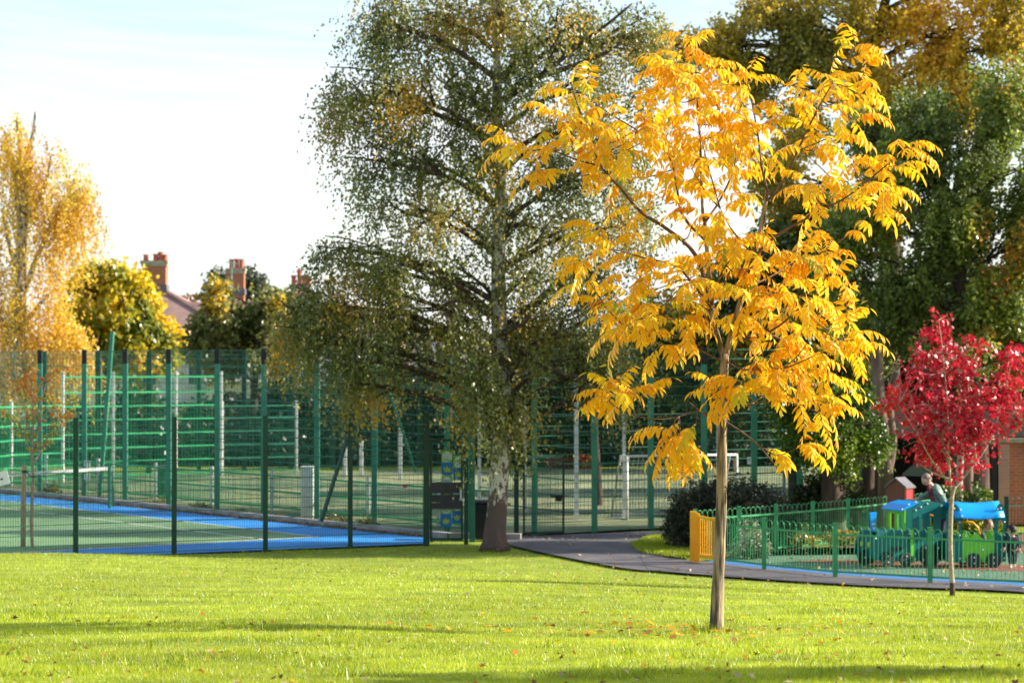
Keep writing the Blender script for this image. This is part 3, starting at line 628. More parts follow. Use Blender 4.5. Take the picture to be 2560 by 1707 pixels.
#--PART2--
# ================================================================ YELLOW SAPLING (main subject)
YB = GT(1792, 1580); YT = YB.y
yt = thing('yellow_tree', 'young tree with bright yellow feathery compound leaves and a slim brown trunk on the lawn', 'tree', YB)
trp = [YB+Vector((0, 0, -.05)), YB+Vector((0, 0, .12))]+[P(px, py, YT) for px, py in ((1796, 1440), (1800, 1340), (1804, 1240), (1805, 1140), (1806, 1050), (1809, 960), (1812, 884))]
mb = MB(); mb.tube(spline(trp, 3), [.098, .074, .067, .062, .060, .058]+[q_*random.uniform(.955, 1.045) for q_ in np.linspace(.0545, .036, 19)], 14); trunk_o = mb.build('trunk', M['bark'], yt, True)
LIM = {  # px polyline, depth at start, depth at end, r0, r1, leaves from this fraction on
 'L1': ([(1810, 890), (1798, 857), (1781, 774), (1770, 660), (1762, 560), (1756, 519), (1750, 347), (1741, 213), (1740, 104)], 0, .1, .028, .005, .40),
 'L2': ([(1814, 890), (1838, 800), (1862, 720), (1885, 640), (1905, 560), (1915, 500), (1918, 473)], 0, -.15, .030, .016, 2),
 'L3': ([(1918, 480), (1921, 500), (1971, 427), (1994, 378), (2017, 328), (2048, 267), (2078, 213), (2105, 167), (2140, 117)], -.15, -.3, .014, .004, .42),
 'L4': ([(1918, 475), (1905, 420), (1895, 340), (1880, 260), (1868, 205)], -.15, .3, .012, .004, .25),
 'L5': ([(1888, 640), (1940, 590), (2010, 550), (2048, 527), (2105, 500), (2163, 458), (2239, 393), (2262, 366)], -.1, -.5, .014, .004, .30),
 'L6': ([(1781, 774), (1740, 640), (1668, 573), (1603, 531), (1553, 473), (1503, 416), (1465, 320), (1438, 244), (1430, 214)], .05, -.3, .020, .004, .62),
 'L7': ([(1503, 416), (1434, 397), (1373, 374), (1323, 377), (1285, 362)], -.2, -.5, .010, .004, .1),
 'L8': ([(1762, 600), (1706, 538), (1691, 462), (1672, 389), (1614, 339), (1526, 286), (1469, 244)], .1, .5, .013, .004, .3),
 'L9': ([(1781, 774), (1748, 728), (1690, 666), (1610, 645), (1530, 625), (1465, 650)], 0, -.6, .014, .004, .25),
 'L10': ([(1839, 849), (1877, 849), (1947, 815), (2010, 760), (2060, 725), (2085, 700)], 0, -.3, .013, .004, .35),
 'L11': ([(1825, 849), (1918, 836), (1980, 865), (2042, 890), (2090, 880), (2120, 865)], 0, .35, .012, .003, .4),
 'L12': ([(1808, 1030), (1877, 1012), (1939, 1002), (2001, 1014), (2045, 1030)], 0, -.4, .008, .003, .62),
 'L13': ([(1808, 1050), (1856, 1081), (1889, 1106), (1922, 1143), (1950, 1178), (1962, 1182)], 0, -.3, .010, .003, 2),
 'L13b': ([(1905, 1118), (1940, 1138), (1965, 1132), (2001, 1116)], -.2, -.3, .006, .003, .1),
 'L14': ([(1804, 1060), (1761, 1035), (1719, 1002)], 0, -.1, .009, .004, 2),
 'L15': ([(1775, 1040), (1744, 1027), (1698, 1041), (1649, 1048), (1582, 1037), (1548, 1008), (1538, 985)], 0, -.3, .008, .003, .84),
 'L15b': ([(1698, 1041), (1700, 1070), (1698, 1090)], -.1, -.2, .006, .003, .3),
 'L16': ([(1806, 905), (1740, 870), (1680, 838), (1607, 834), (1560, 815)], 0, -.2, .010, .003, .55),
 'L17': ([(1812, 900), (1860, 925), (1905, 912), (1950, 925)], 0, -.5, .009, .003, .6),
 'L18': ([(1760, 560), (1800, 500), (1835, 420), (1850, 330)], 0, .6, .012, .004, .3),
 'L19': ([(1790, 830), (1760, 760), (1720, 700), (1650, 720), (1580, 740)], 0, .5, .010, .003, .35),
 'L20': ([(1862, 720), (1930, 690), (1990, 650), (2040, 640)], 0, .6, .012, .003, .2),
 'L21': ([(1780, 760), (1800, 690), (1830, 640), (1840, 590)], 0, -.7, .010, .003, .1),
 'L22': ([(1885, 640), (1850, 600), (1820, 560), (1800, 520)], 0, -.6, .010, .003, .1),
 'L23': ([(1994, 378), (2060, 350), (2100, 330), (2130, 300)], -.2, .2, .007, .003, .3),
 'L24': ([(1750, 720), (1700, 760), (1640, 790), (1590, 800)], 0, -.5, .008, .003, .3),
 'L25': ([(1850, 780), (1900, 760), (1960, 700), (1990, 640)], 0, -.6, .009, .003, .3),
}
shoots = []; mb = MB(); mbk = MB()
LW = {}
for k, (px, d0, d1, r0, r1, lf) in LIM.items():
    n = len(px); W = spline([P(x, y, YT+d0+(d1-d0)*i/(n-1)) for i, (x, y) in enumerate(px)], 4); LW[k] = W
    (mbk if k in ('L1', 'L2') else mb).tube(W, [r0+(r1-r0)*i/(len(W)-1) for i in range(len(W))], 8)
    if lf < 1: shoots.append((W, lf))
# short side shoots off the limbs
ends = [  # px end points of side shoots seen in the crown
 (1655, 180), (1690, 250), (1830, 190), (1860, 290),   (1800, 280), (1680, 330), (1830, 400),  (1700, 440),   
 (1450, 330), (1400, 300), (1560, 360), (1520, 330), (1600, 300), (1350, 430), (1480, 400),  (1500, 560), (1470, 700), (1540, 760), (1640, 690),  (1740, 430),
 (2050, 380), (2100, 260), (1990, 250), (2160, 200), (2130, 420), (2060, 470), (2200, 470), (2240, 430), (2180, 530),    (2020, 450),
 (1920, 680), (1980, 620), (2060, 660), (2020, 740), (2090, 760), (1960, 780), (1880, 740), (1900, 800), (1820, 720), (1780, 640), (1840, 660), (1720, 560), 
 (2040, 830), (2110, 820), (1990, 920), (1940, 940), (1900, 890), (1860, 960), (1700, 800), (1650, 860), (1620, 760), (1760, 800), (1700, 720),  (1900, 640), (1740, 660), (1660, 500), (1800, 600), (1940, 860), (2060, 940),
 (1690, 150), (1780, 150), (1700, 200), (1790, 220), (1850, 350), (1620, 330), (1550, 440), (2080, 200),  (1820, 320), (1740, 300), (1760, 380), (1700, 380)]
allp = [(p, i) for k in LIM for i, p in enumerate(LW[k]) if i > 2]
for e_ in ([(1582, 1039), (1555, 1015), (1535, 980)], [(1582, 1039), (1545, 1020), (1518, 1000)], [(1698, 1041), (1690, 1075), (1680, 1085)], [(1698, 1041), (1685, 1060), (1702, 1105)], [(1582, 1039), (1600, 1010), (1585, 985)], [(1830, 1010), (1815, 995), (1800, 985)], [(1877, 1010), (1862, 990), (1850, 975)], [(1939, 1002), (1990, 950), (2010, 930)], [(2001, 1014), (2040, 1000), (2070, 1010)], [(1744, 1027), (1740, 1060), (1730, 1075)]):
    W = spline([P(x, y, YT-.15-random.random()*.2) for x, y in e_], 4); mb.tube(W, [.005, .003]*(len(W)//2)+[.003]*(len(W) % 2), 5); shoots += [(W, .65)]
for ex, ey in ends:
    Y = YT+random.uniform(-.9, .9)
    e = P(ex+random.uniform(-12, 12), ey+random.uniform(-12, 12), Y)
    st = min(allp, key=lambda q: (q[0]-e).length + (2 if q[0].z > e.z+.05 else 0))[0]
    if (e-st).length < .12: continue
    W = spline([st, st.lerp(e, .5)+Vector((0, random.uniform(-.05, .05), -.04)), e], 4)
    mb.tube(W, [.0075+(.003-.0075)*i/(len(W)-1) for i in range(len(W))], 5); shoots.append((W, .3))
mb.build('limbs', M['twig'], yt, True); mbk.build('main_limbs', M['bark'], yt, True)
LT = [(0, 0, 0), (.34, 0, -.035), (.7, 0, -.07), (1, 0, -.17), (.30, .15, .04), (.66, .125, -.0), (.30, -.15, .04), (.66, -.125, 0)]
LFc = [(0, 1, 4), (1, 2, 5, 4), (2, 3, 5), (0, 6, 1), (1, 6, 7, 2), (2, 7, 3)]
Og, XX_, YY_, ZZ_, SS, CC = [], [], [], [], [], []; rach = MB()
def ycol():
    u = random.random()
    if u < .58: c = (.93, .50, .012)
    elif u < .82: c = (.94, .60, .022)
    elif u < .90: c = (.80, .34, .010)
    elif u < .965: c = (.66, .52, .02)
    elif u < .985: c = (.34, .38, .03)
    else: c = (.35, .13, .02)
    return c
def compound(p, d, L, npair, col):
    d = d.normalized(); g = Vector((0, 0, -1)); pts_ = [p.copy()]; q = p.copy(); dd = d.copy(); stp = L/10
    for i in range(10):
        dd = (dd+g*(.085+.012*i)).normalized(); q = q+dd*stp; pts_.append(q.copy())
    rach.tube(pts_[::2], [.003, .0028, .0024, .002, .0015, .001], 3, cap=False)
    twist = random.uniform(-.35, .35)
    for k in range(npair*2+1):
        t = .20+.80*min(k, npair*2)/(npair*2)*.97 if k < npair*2 else 1.0
        f = t*10; i = min(9, int(f)); q = pts_[i].lerp(pts_[i+1], f-i); ax = (pts_[i+1]-pts_[i]).normalized()
        side = ax.cross(Vector((0, 0, 1))); side = side.normalized() if side.length > .05 else Vector((1, 0, 0))
        side = (Matrix.Rotation(twist, 3, ax) @ side)
        sg = (1 if k % 2 else -1)
        if random.random() < .03: continue
        if k == npair*2: x = (ax*.9+g*.35)
        else: x = side*sg*.75+ax*.42+g*random.uniform(.35, .95)
        x = (x+Vector((random.gauss(0, .10), random.gauss(0, .10), random.gauss(0, .10)))).normalized()
        up = (side.cross(ax)); up = up if up.z > 0 else -up
        y = up.cross(x); y = y.normalized() if y.length > .05 else x.orthogonal().normalized()
        Og.append(q); XX_.append(x); YY_.append(y); ZZ_.append(x.cross(y))
        SS.append((.112 if k < npair*2-2 else .09)*random.uniform(.85, 1.2)*(1 if k > 1 else .8)); c = col if random.random() < .8 else ycol(); j = random.uniform(.9, 1.08)
        CC.append((c[0]*j, c[1]*j*random.uniform(.92, 1.08), c[2]))
for W, lf in shoots:
    d = [0]
    for i in range(1, len(W)): d.append(d[-1]+(W[i]-W[i-1]).length)
    T_ = d[-1]; s = T_*lf; side = 1; k = 0
    while s < T_*.995:
        j = max(0, min(len(W)-2, int(np.searchsorted(d, s))-1)); q = W[j].lerp(W[j+1], (s-d[j])/max(d[j+1]-d[j], 1e-6)); ax = (W[j+1]-W[j]).normalized()
        a = k*2.4+random.uniform(-.4, .4); k += 1
        o1 = ax.orthogonal().normalized(); o2 = ax.cross(o1); rad = o1*math.cos(a)+o2*math.sin(a); rad.z = abs(rad.z)*.4; rad = rad.normalized()
        frac = (s/T_)
        compound(q, rad*.9+ax*(.25+.45*frac)+Vector((0, 0, .22)), random.uniform(.30, .46)*(1.05-.1*frac), random.choice((6, 7, 8)), ycol())
        s += random.uniform(.115, .19)
    ax = (W[-1]-W[-2]).normalized()
    for k in range(3):
        a = k*2.1+random.random(); o1 = ax.orthogonal().normalized(); o2 = ax.cross(o1)
        compound(W[-1], ax*.55+(o1*math.cos(a)+o2*math.sin(a))*.8+Vector((0, 0, .15)), random.uniform(.30, .44), random.choice((6, 7, 8)), ycol())
tv = lambda L_: np.array([tuple(v) for v in L_])
stamp('leaves', LEAFG, yt, LT, LFc, tv(Og), tv(XX_), tv(YY_), tv(ZZ_), np.array(SS), np.array(CC))
rach.build('leaf_stalks', mat('yellow_stalk', (.45, .28, .05), .6), yt)

# ================================================================ RED SAPLING
RB_ = GT(2381, 1490); RY = RB_.y
rd = thing('red_tree', 'small tree with dense crimson star shaped leaves and a pale slim trunk before the railing', 'tree', RB_)
mb = MB(); tp = spline([RB_+Vector((0, 0, -.05)), RB_+Vector((0, 0, .2)), P(2378, 1420, RY), P(2376, 1340, RY), P(2380, 1240, RY), P(2388, 1215, RY)], 3)
mb.tube(tp, list(np.linspace(.043, .034, len(tp))), 10)
MB_ = MB(); MB_.tube([RB_+Vector((0, 0, -.04)), RB_+Vector((0, 0, .22))], [.047, .044], 10)
rb = []
for e in ([(2380, 1240), (2372, 1150), (2370, 1050), (2362, 930), (2347, 800)], [(2386, 1222), (2420, 1180), (2465, 1120), (2490, 1060), (2525, 920)], [(2376, 1210), (2330, 1150), (2290, 1080), (2245, 1010)], [(2376, 1180), (2350, 1080), (2310, 980), (2275, 900)],
          [(2440, 1150), (2430, 1060), (2420, 960), (2440, 880)], [(2470, 1110), (2520, 1090), (2560, 1060)], [(2372, 1100), (2400, 1000), (2395, 900)], [(2380, 1200), (2330, 1180), (2300, 1160)], [(2378, 1150), (2300, 1060), (2260, 960)]):
    dy = random.uniform(-.5, .5); W = spline([P(x, y, RY+dy*i/(len(e)-1)) for i, (x, y) in enumerate(e)], 3); mb.tube(W, [.019-.015*i/(len(W)-1) for i in range(len(W))], 6); rb += W[2:]
mb.build('trunk', M['paletwig'], rd, True); MB_.build('trunk_guard', M['bark_dark'], rd, True)
rbl = [(2347, 802, 10, 26, 0, 3.5), (2348, 835, 26, 55, 0, 1.6), (2528, 885, 12, 28, 0, 3), (2440, 862, 12, 26, 0, 2.5), (2320, 905, 50, 60), (2385, 930, 60, 60), (2300, 985, 75, 60), (2390, 1010, 110, 80), (2250, 1000, 38, 50), (2238, 1035, 25, 22), (2330, 1080, 95, 70), (2470, 1010, 70, 70), (2525, 950, 30, 75), (2445, 880, 22, 45),
       (2540, 1030, 32, 45), (2445, 1080, 75, 50), (2365, 1140, 65, 50), (2425, 1135, 36, 34), (2385, 1195, 28, 20), (2335, 1125, 32, 30), (2575, 990, 25, 60), (2370, 875, 30, 40)]
wb = blobs_to_world(rbl, RY); wb = [(c+np.array((0, rng.uniform(-.25, .25), 0)), r, w_) for c, r, w_ in wb]
cq, cd, cl = crown('leaves', rd, wb, .62, 690, 7, .088, .20, .25, [(.36, .010, .03), (.56, .022, .045), (.62, .032, .035), (.74, .10, .015), (.26, .014, .05)], [.28, .34, .18, .08, .12], REDM, STAR, gap=-.5, gsc=.45, hang=.9, seed=5, shell=.6)
mb = MB(); A = np.array([tuple(p) for p in rb])
for i in range(0, len(cq), 2):
    j = np.argmin(((A-cq[i])**2).sum(1)); mb.tube([A[j], (A[j]+cq[i])/2+np.array((0, 0, .02)), cq[i]+cd[i]*cl[i]*.8], [.005, .004, .002], 3, cap=False)
mb.build('twigs', M['paletwig'], rd)

# ================================================================ STAKED ROWAN SAPLING
sb = GT(82, 1373); SY = sb.y
rs = thing('rowan_sapling', 'thin staked sapling with orange and lime feathery leaves at the left lawn edge', 'tree', sb)
mb = MB(); W = spline([sb+Vector((0, 0, -.05)), P(78, 1300, SY), P(83, 1200, SY), P(80, 1120, SY), P(84, 1040, SY), P(78, 960, SY), P(80, 925, SY)], 3)
mb.tube(W, list(np.linspace(.040, .010, len(W))), 8); sp = W[9:]
for e in ([(82, 1150), (60, 1090), (30, 1050), (0, 1025)], [(84, 1160), (105, 1120), (125, 1085), (150, 1050), (165, 1030)], [(82, 1100), (60, 1010), (45, 960)], [(80, 1060), (105, 1000), (118, 950), (150, 918)], [(84, 1040), (70, 980), (60, 940)], [(84, 1120), (110, 1040), (140, 1010)]):
    w2 = spline([P(x, y, SY+random.uniform(-.2, .2)) for x, y in e], 3); mb.tube(w2, list(np.linspace(.014, .004, len(w2))), 5); sp += w2[3:]
mb.build('trunk', mat('coppery_bark', (.42, .26, .17), .7, (.25, .14, .09), 8, .5, stretch=(1, 1, 3)), rs, True)
Og, XX_, YY_, ZZ_, SS, CC = [], [], [], [], [], []; rach = MB()
for p in sp:
    for k in range(4):
        py = 900-(p.z-CZ)*F/p.y
        u = random.random(); c = ((.55, .16, .015) if u < .5 else (.65, .27, .02) if u < .8 else (.45, .07, .02)) if (py < 985 or (p.x > P(135, 900, SY).x)) else ((.30, .32, .02) if u < .6 else (.12, .2, .02) if u < .8 else (.5, .14, .02))
        compound(p+Vector((random.gauss(0, .05), random.gauss(0, .08), random.gauss(0, .05))), Vector((random.gauss(0, 1), random.gauss(0, 1), random.uniform(0, .6))), random.uniform(.16, .24), 5, c)
stamp('leaves', LEAFG, rs, LT, LFc, tv(Og), tv(XX_), tv(YY_), tv(ZZ_), np.array(SS)*.62, np.array([c if i % 9 else (.4, .2, .02) for i, c in enumerate(CC)]))
st0 = GT(57, 1373); sk = thing('tree_stake', 'round pale wooden stake with a black tie beside the thin sapling', 'stake', st0)
MB().tube([st0+Vector((0, 0, -.1)), P(58, 1270, SY), P(61, 1162, SY)], [.052, .05, .048], 12).build('pole', M['stake'], sk, True)
MB().tube([P(55, 1178, SY-.06), P(68, 1180, SY-.05), P(76, 1190, SY-.05), P(88, 1192, SY-.03)], .014, 6).tube([P(61, 1175, SY), P(61, 1181, SY)], .055, 12).build('tie', M['black'], sk)

# ================================================================ BIG BIRCH
BB = G(1236, 1371); BY = BB.y
br_ = thing('birch_tree', 'large weeping birch with white and dark bark and olive green foliage in the middle', 'tree', BB)
tpx = [(1236, 1372), (1238, 1330), (1244, 1260), (1248, 1180), (1256, 1080), (1258, 960), (1250, 860), (1247, 760), (1246, 640), (1252, 520), (1248, 400), (1243, 300), (1244, 200), (1240, 100), (1245, 0), (1255, -120), (1270, -240)]
bt_ = [P(x, y, BY) for x, y in tpx]; W = spline(bt_, 3)
rr_ = np.interp(np.linspace(0, 1, len(W)), [0, .02, .05, .15, .4, .7, 1], [.28, .25, .225, .20, .165, .10, .03]); mb = MB(); mb.tube(W, list(rr_), 18)
for a in (.2, 1.5, 2.6, 3.7, 5.1): mb.tube([BB+Vector((math.cos(a)*.27, math.sin(a)*.27, -.06)), BB+Vector((math.cos(a)*.17, math.sin(a)*.17, .12)), BB+Vector((math.cos(a)*.12, math.sin(a)*.12, .6))], [.10, .11, .08], 8)
mb.build('trunk', M['birch'], br_, True)
bl = [(960, 60, 110, 110, 0), (1080, 40, 120, 110, .5), (1250, 30, 160, 120, 0), (1450, 60, 140, 110, 0), (1600, 90, 110, 90, .5),
      (880, 250, 75, 110, 0), (980, 230, 110, 110, -.5), (1110, 220, 110, 120, .5), (1240, 250, 110, 110, 0), (1330, 180, 60, 80, -.5), (1500, 200, 80, 60, 0), (1560, 280, 110, 110, .5), (1430, 320, 90, 70, 0),
      (930, 400, 70, 90, -.3), (1060, 400, 120, 90, .5), (1200, 400, 110, 100, -.5), (1380, 420, 100, 80, .5), (1520, 430, 100, 110, 0),
      (1000, 530, 100, 80, 0), (1130, 540, 120, 80, -.7), (1290, 540, 120, 80, .5), (1450, 560, 120, 80, 0), (1580, 560, 70, 90, .5),
      (880, 660, 110, 70, .3), (1010, 660, 120, 90, -.8), (1160, 680, 120, 80, .4), (1340, 680, 120, 80, -.5), (1480, 690, 100, 80, .4),
      (800, 760, 80, 80, 0, 1.3), (760, 850, 70, 65, .3, 1.2), (735, 780, 55, 60, 0, 1.2), (850, 620, 60, 45, 0, 1.2), (920, 720, 90, 60, -.4, 1.2), (900, 790, 120, 90, -.6), (1030, 800, 110, 90, .6), (1160, 800, 90, 80, -.8), (1330, 800, 100, 80, .6), (1450, 810, 90, 80, -.4),
      (860, 890, 90, 80, .3), (960, 900, 80, 70, -.5), (1200, 900, 60, 90, -.9), (1300, 900, 70, 70, -.5), (1480, 880, 80, 90, 0), (1200, 1000, 55, 100, -.9), (1290, 1000, 50, 90, -.6), (1500, 980, 50, 90, .3), (1285, 1040, 32, 60, -.6), (900, 960, 50, 60, .1), (1560, 900, 60, 90, .4)]
wb = blobs_to_world(bl, BY); wb = [(c, r, w_) for c, r, w_ in wb]
BG = [(.13, .15, .05), (.19, .21, .06), (.27, .27, .07), (.36, .28, .07), (.55, .34, .06), (.75, .42, .04)]
cq, cd, cl = crown('foliage', br_, wb, 1.2, 8700, 15, .066, .62, .9, BG, [.24, .27, .19, .13, .10, .07], LEAF, OVAL, gap=.02, gsc=1.15, seed=11, shell=.6, hang=1.0, sprayout=.5, down=.7, zs=1.5)
mb = MB(); limbs(mb, W, wb, .16, 6, fine=cq, nf=900)
for e in ([(1255, 835), (1300, 810), (1330, 780), (1365, 740), (1420, 720), (1500, 735)], [(1240, 860), (1190, 868), (1150, 858), (1090, 820), (1060, 835)], [(1245, 800), (1200, 775), (1150, 750), (1090, 770)], [(1290, 860), (1340, 900), (1400, 930), (1470, 950), (1540, 985)], [(1260, 250), (1350, 190), (1440, 120), (1520, 60), (1580, 10)], [(1350, 190), (1420, 170), (1520, 130), (1560, 100)], [(1365, 180), (1385, 100), (1395, 20)]):
    w2 = spline([P(x, y, BY-.4) for x, y in e], 3); mb.tube(w2, list(np.linspace(.075, .02, len(w2))), 7)
mb.build('limbs', M['bark_dark'], br_, True)

# ================================================================ LEFT GOLDEN WEEPING BIRCH
gy = 88.0; gb_ = G(45, 1175); gb_.y = gy; gb_ = Vector((P(48, 1100, gy).x, gy, 0))
gbt = thing('golden_birch', 'tall golden weeping birch with hanging strands at the left edge beyond the courts', 'tree', gb_)
W = spline([gb_]+[P(x, y, gy) for x, y in ((45, 900), (50, 760), (52, 640), (60, 520), (70, 420), (85, 330), (90, 280))], 3); mb = MB(); mb.tube(W, list(np.linspace(.32, .06, len(W))), 8)
for e in ([(45, 880), (15, 820), (-10, 760)], [(55, 740), (90, 650), (130, 560), (170, 500), (190, 460)], [(52, 700), (20, 600), (5, 520)], [(60, 600), (40, 480), (50, 380), (40, 300)], [(60, 560), (110, 470), (130, 380)], [(45, 830), (100, 760), (140, 720)]):
    w2 = spline([P(x, y, gy) for x, y in e], 3); mb.tube(w2, list(np.linspace(.13, .035, len(w2))), 6)
mb.build('trunk', M['birch'], gbt, True)
bl = [(40, 285, 14, 25), (92, 290, 16, 28), (45, 310, 26, 45), (95, 320, 26, 45), (140, 360, 40, 70), (70, 390, 60, 70), (8, 350, 35, 60), (215, 430, 35, 55), (195, 470, 60, 60), (230, 470, 22, 60), (120, 470, 70, 80), (40, 500, 70, 80), (160, 560, 55, 90), (60, 620, 80, 90), (-30, 560, 60, 150), (150, 680, 55, 70), (40, 740, 90, 90), (150, 770, 70, 80), (90, 860, 110, 80), (190, 830, 50, 60), (20, 900, 80, 60), (-30, 780, 60, 120)]
wb = blobs_to_world(bl, gy)
n_ = 1250; crown('foliage', gbt, wb, 2.2, n_, 34, .105, 1.9, .3, [(.42, .24, .05), (.62, .36, .05), (.80, .52, .06), (.85, .62, .09), (.50, .44, .08), (.30, .25, .07)], [.12, .26, .28, .14, .14, .06], LEAF, DIAMOND, gap=.04, gsc=1.3, seed=22, shell=.7, hang=1.3, sprayout=.3, down=2.2, zs=3.5)

# ================================================================ TREES BEYOND THE COURTS
def simple_tree(name, label, basepx, Y, bl, pal, pw, n, per, leaf, tl, bark, trunk_top, r0=.2, droop=.3, tm=OVAL, gap=-.3, gsc=2.0, seed=1, m=LEAF, group=None, depth=3.0, hang=.5, sub=4, nf=120, shell=.5, lim=1.0, clumpsc=2.5, base_z=0.0, jit=.14):
    b = P(basepx, 1100, Y); b.z = base_z
    t = thing(name, label, 'tree', b, group)
    tops = [P(x, y, Y) for x, y in trunk_top]
    W_ = spline([b-Vector((0, 0, .1))]+tops, 4); mb = MB(); rl = list(r0*(1-.75*np.linspace(0, 1, len(W_)))); rl[0] = r0*1.35
    mb.tube(W_, rl, 10); mb.build('trunk', bark, t, True)
    wb = blobs_to_world(bl, Y)
    q, d, L = crown('foliage', t, wb, depth, n, per, leaf, tl, droop, pal, pw, m, tm, gap=gap, gsc=gsc, seed=seed, hang=hang, shell=shell, clumpsc=clumpsc, jit=jit)
    mb = MB(); limbs(mb, W_, wb, r0*.8*lim, sub, fine=q, nf=nf); mb.build('limbs', bark, t, True)
    return t
YG = [(.18, .22, .04), (.34, .34, .04), (.6, .48, .03), (.8, .60, .03), (.85, .52, .03)]
simple_tree('round_tree', 'rounded tree of green and bright yellow leaves right of the golden birch', 265, 96, [(250, 720, 60, 55), (320, 730, 60, 50), (220, 780, 60, 60), (290, 800, 90, 70), (372, 800, 48, 50), (405, 848, 44, 36), (230, 860, 70, 60), (340, 870, 100, 60), (280, 690, 30, 30), (210, 730, 30, 35)],
            YG, [.24, .2, .2, .22, .14], 1900, 12, .24, .5, M['bark_dark'], [(265, 950), (270, 800), (275, 720)], seed=31, gap=-.45, gsc=2.4)
simple_tree('round_tree', 'olive green tree with yellow patches in front of the chimney pots', 640, 92, [(600, 760, 70, 50), (680, 770, 60, 50), (560, 810, 70, 50), (640, 830, 90, 60), (515, 855, 42, 38), (720, 820, 50, 60), (560, 730, 40, 25), (620, 880, 110, 50), (730, 880, 50, 40), (560, 905, 45, 35)],
            [(.14, .17, .05), (.20, .22, .07), (.32, .30, .09), (.6, .42, .04), (.75, .5, .03)], [.3, .26, .18, .15, .11], 1800, 12, .20, .5, M['bark_dark'], [(635, 1000), (645, 850), (630, 760)], seed=32, gap=-.40, gsc=2.4)
simple_tree('distant_tree', 'dark distant tree seen behind the middle chimney', 580, 135, [(545, 700, 22, 28), (620, 710, 30, 28), (640, 740, 30, 25), (560, 740, 40, 30)], [(.06, .08, .05), (.10, .11, .06)], [.6, .4], 420, 10, .28, .6, M['bark_dark'], [(580, 850), (590, 720)], seed=33, nf=0)
for i, (px, Y, top, rx, lab, cols) in enumerate((
   (478, 136, 735, 30, 'small orange tree beside the tiled roof', [(.40, .20, .04), (.30, .16, .04), (.14, .12, .04)]),
   (720, 95, 960, 120, 'dark green rounded shrub behind the far left rails', [(.02, .045, .02), (.05, .08, .03), (.12, .14, .03)]),
   (880, 96, 900, 90, 'mixed green and gold small tree behind the left half of the ball court', [(.04, .07, .03), (.10, .10, .03), (.35, .22, .03)]),
   (1010, 95, 900, 80, 'dark small tree behind the gate and the notices', [(.03, .055, .02), (.06, .08, .03), (.25, .18, .03)]),
   (1130, 97, 880, 80, 'gold flecked small tree just left of the birch trunk', [(.04, .06, .02), (.20, .16, .03), (.5, .34, .02)]),
   (1330, 92, 800, 100, 'bright yellow lit tree showing behind the birch limbs', [(.10, .12, .02), (.45, .34, .02), (.6, .42, .02)]),
   (1500, 90, 860, 90, 'brown green tree behind the goal frame', [(.05, .06, .02), (.12, .10, .03), (.30, .18, .03)]),
   (350, 102, 960, 90, 'leafy dark shrub behind the raised goal rails', [(.03, .05, .02), (.08, .10, .03), (.3, .22, .03)]),
   (130, 100, 980, 110, 'low green shrub behind the far left rails', [(.04, .07, .02), (.10, .12, .03), (.2, .2, .03)]),
   (560, 100, 980, 80, 'dark shrub between the raised rails and the white end post', [(.02, .04, .02), (.05, .07, .03), (.2, .16, .03)]))):
    hgt = (1160-top); simple_tree('small_tree', lab, px, Y, [(px, top+hgt*.25, rx*.7, hgt*.28), (px-rx*.5, top+hgt*.5, rx*.7, hgt*.3), (px+rx*.5, top+hgt*.48, rx*.7, hgt*.3), (px, top+hgt*.75, rx, hgt*.22)],
        cols, [.45, .33, .22], 700, 10, .24, .5, M['bark_dark'], [(px, 1050), (px+5, top+hgt*.3)], r0=.13, seed=40+i, nf=30, gap=-.35, gsc=2.2)
# hedge along the far side
hd = thing('hedge', 'long dark hedge along the far side of the ball court', 'hedge', (0, 98, 0))
hw = [(np.array(P(px, 1130, 88)), np.array((2.2, 0, 1.1+.35*math.sin(px*.021))), 1) for px in range(-150, 2100, 80)]
crown('foliage', hd, hw, 1.1, 4200, 9, .20, .5, .2, [(.012, .03, .015), (.025, .05, .02), (.05, .07, .02)], [.5, .35, .15], LEAF, OVAL, gap=-3, shell=.7, seed=60, hang=.2)

for i, (px, Y, top, rx, lab) in enumerate(((1420, 86, 840, 110, 'dark leafy tree behind the goal end right of the birch'), (1640, 84, 830, 120, 'dark leafy tree behind the football goal'), (1830, 82, 820, 120, 'dark leafy tree behind the dark bush'), (1030, 89, 930, 110, 'dark leafy tree behind the gate'), (760, 90, 940, 100, 'dark leafy tree behind the white pillar'))):
    simple_tree('woodland_tree', lab, px, Y, [(px, top+60, rx*.8, 70), (px-rx*.6, top+140, rx*.7, 80), (px+rx*.6, top+140, rx*.7, 80), (px, top+200, rx, 80)],
        [(.02, .045, .018), (.05, .08, .025), (.16, .17, .03), (.4, .3, .03)], [.46, .3, .14, .1], 1500, 10, .18, .5, M['bark_dark'], [(px, 1080), (px+5, top+80)], r0=.16, seed=140+i, nf=30, gap=-.4, gsc=2.0)
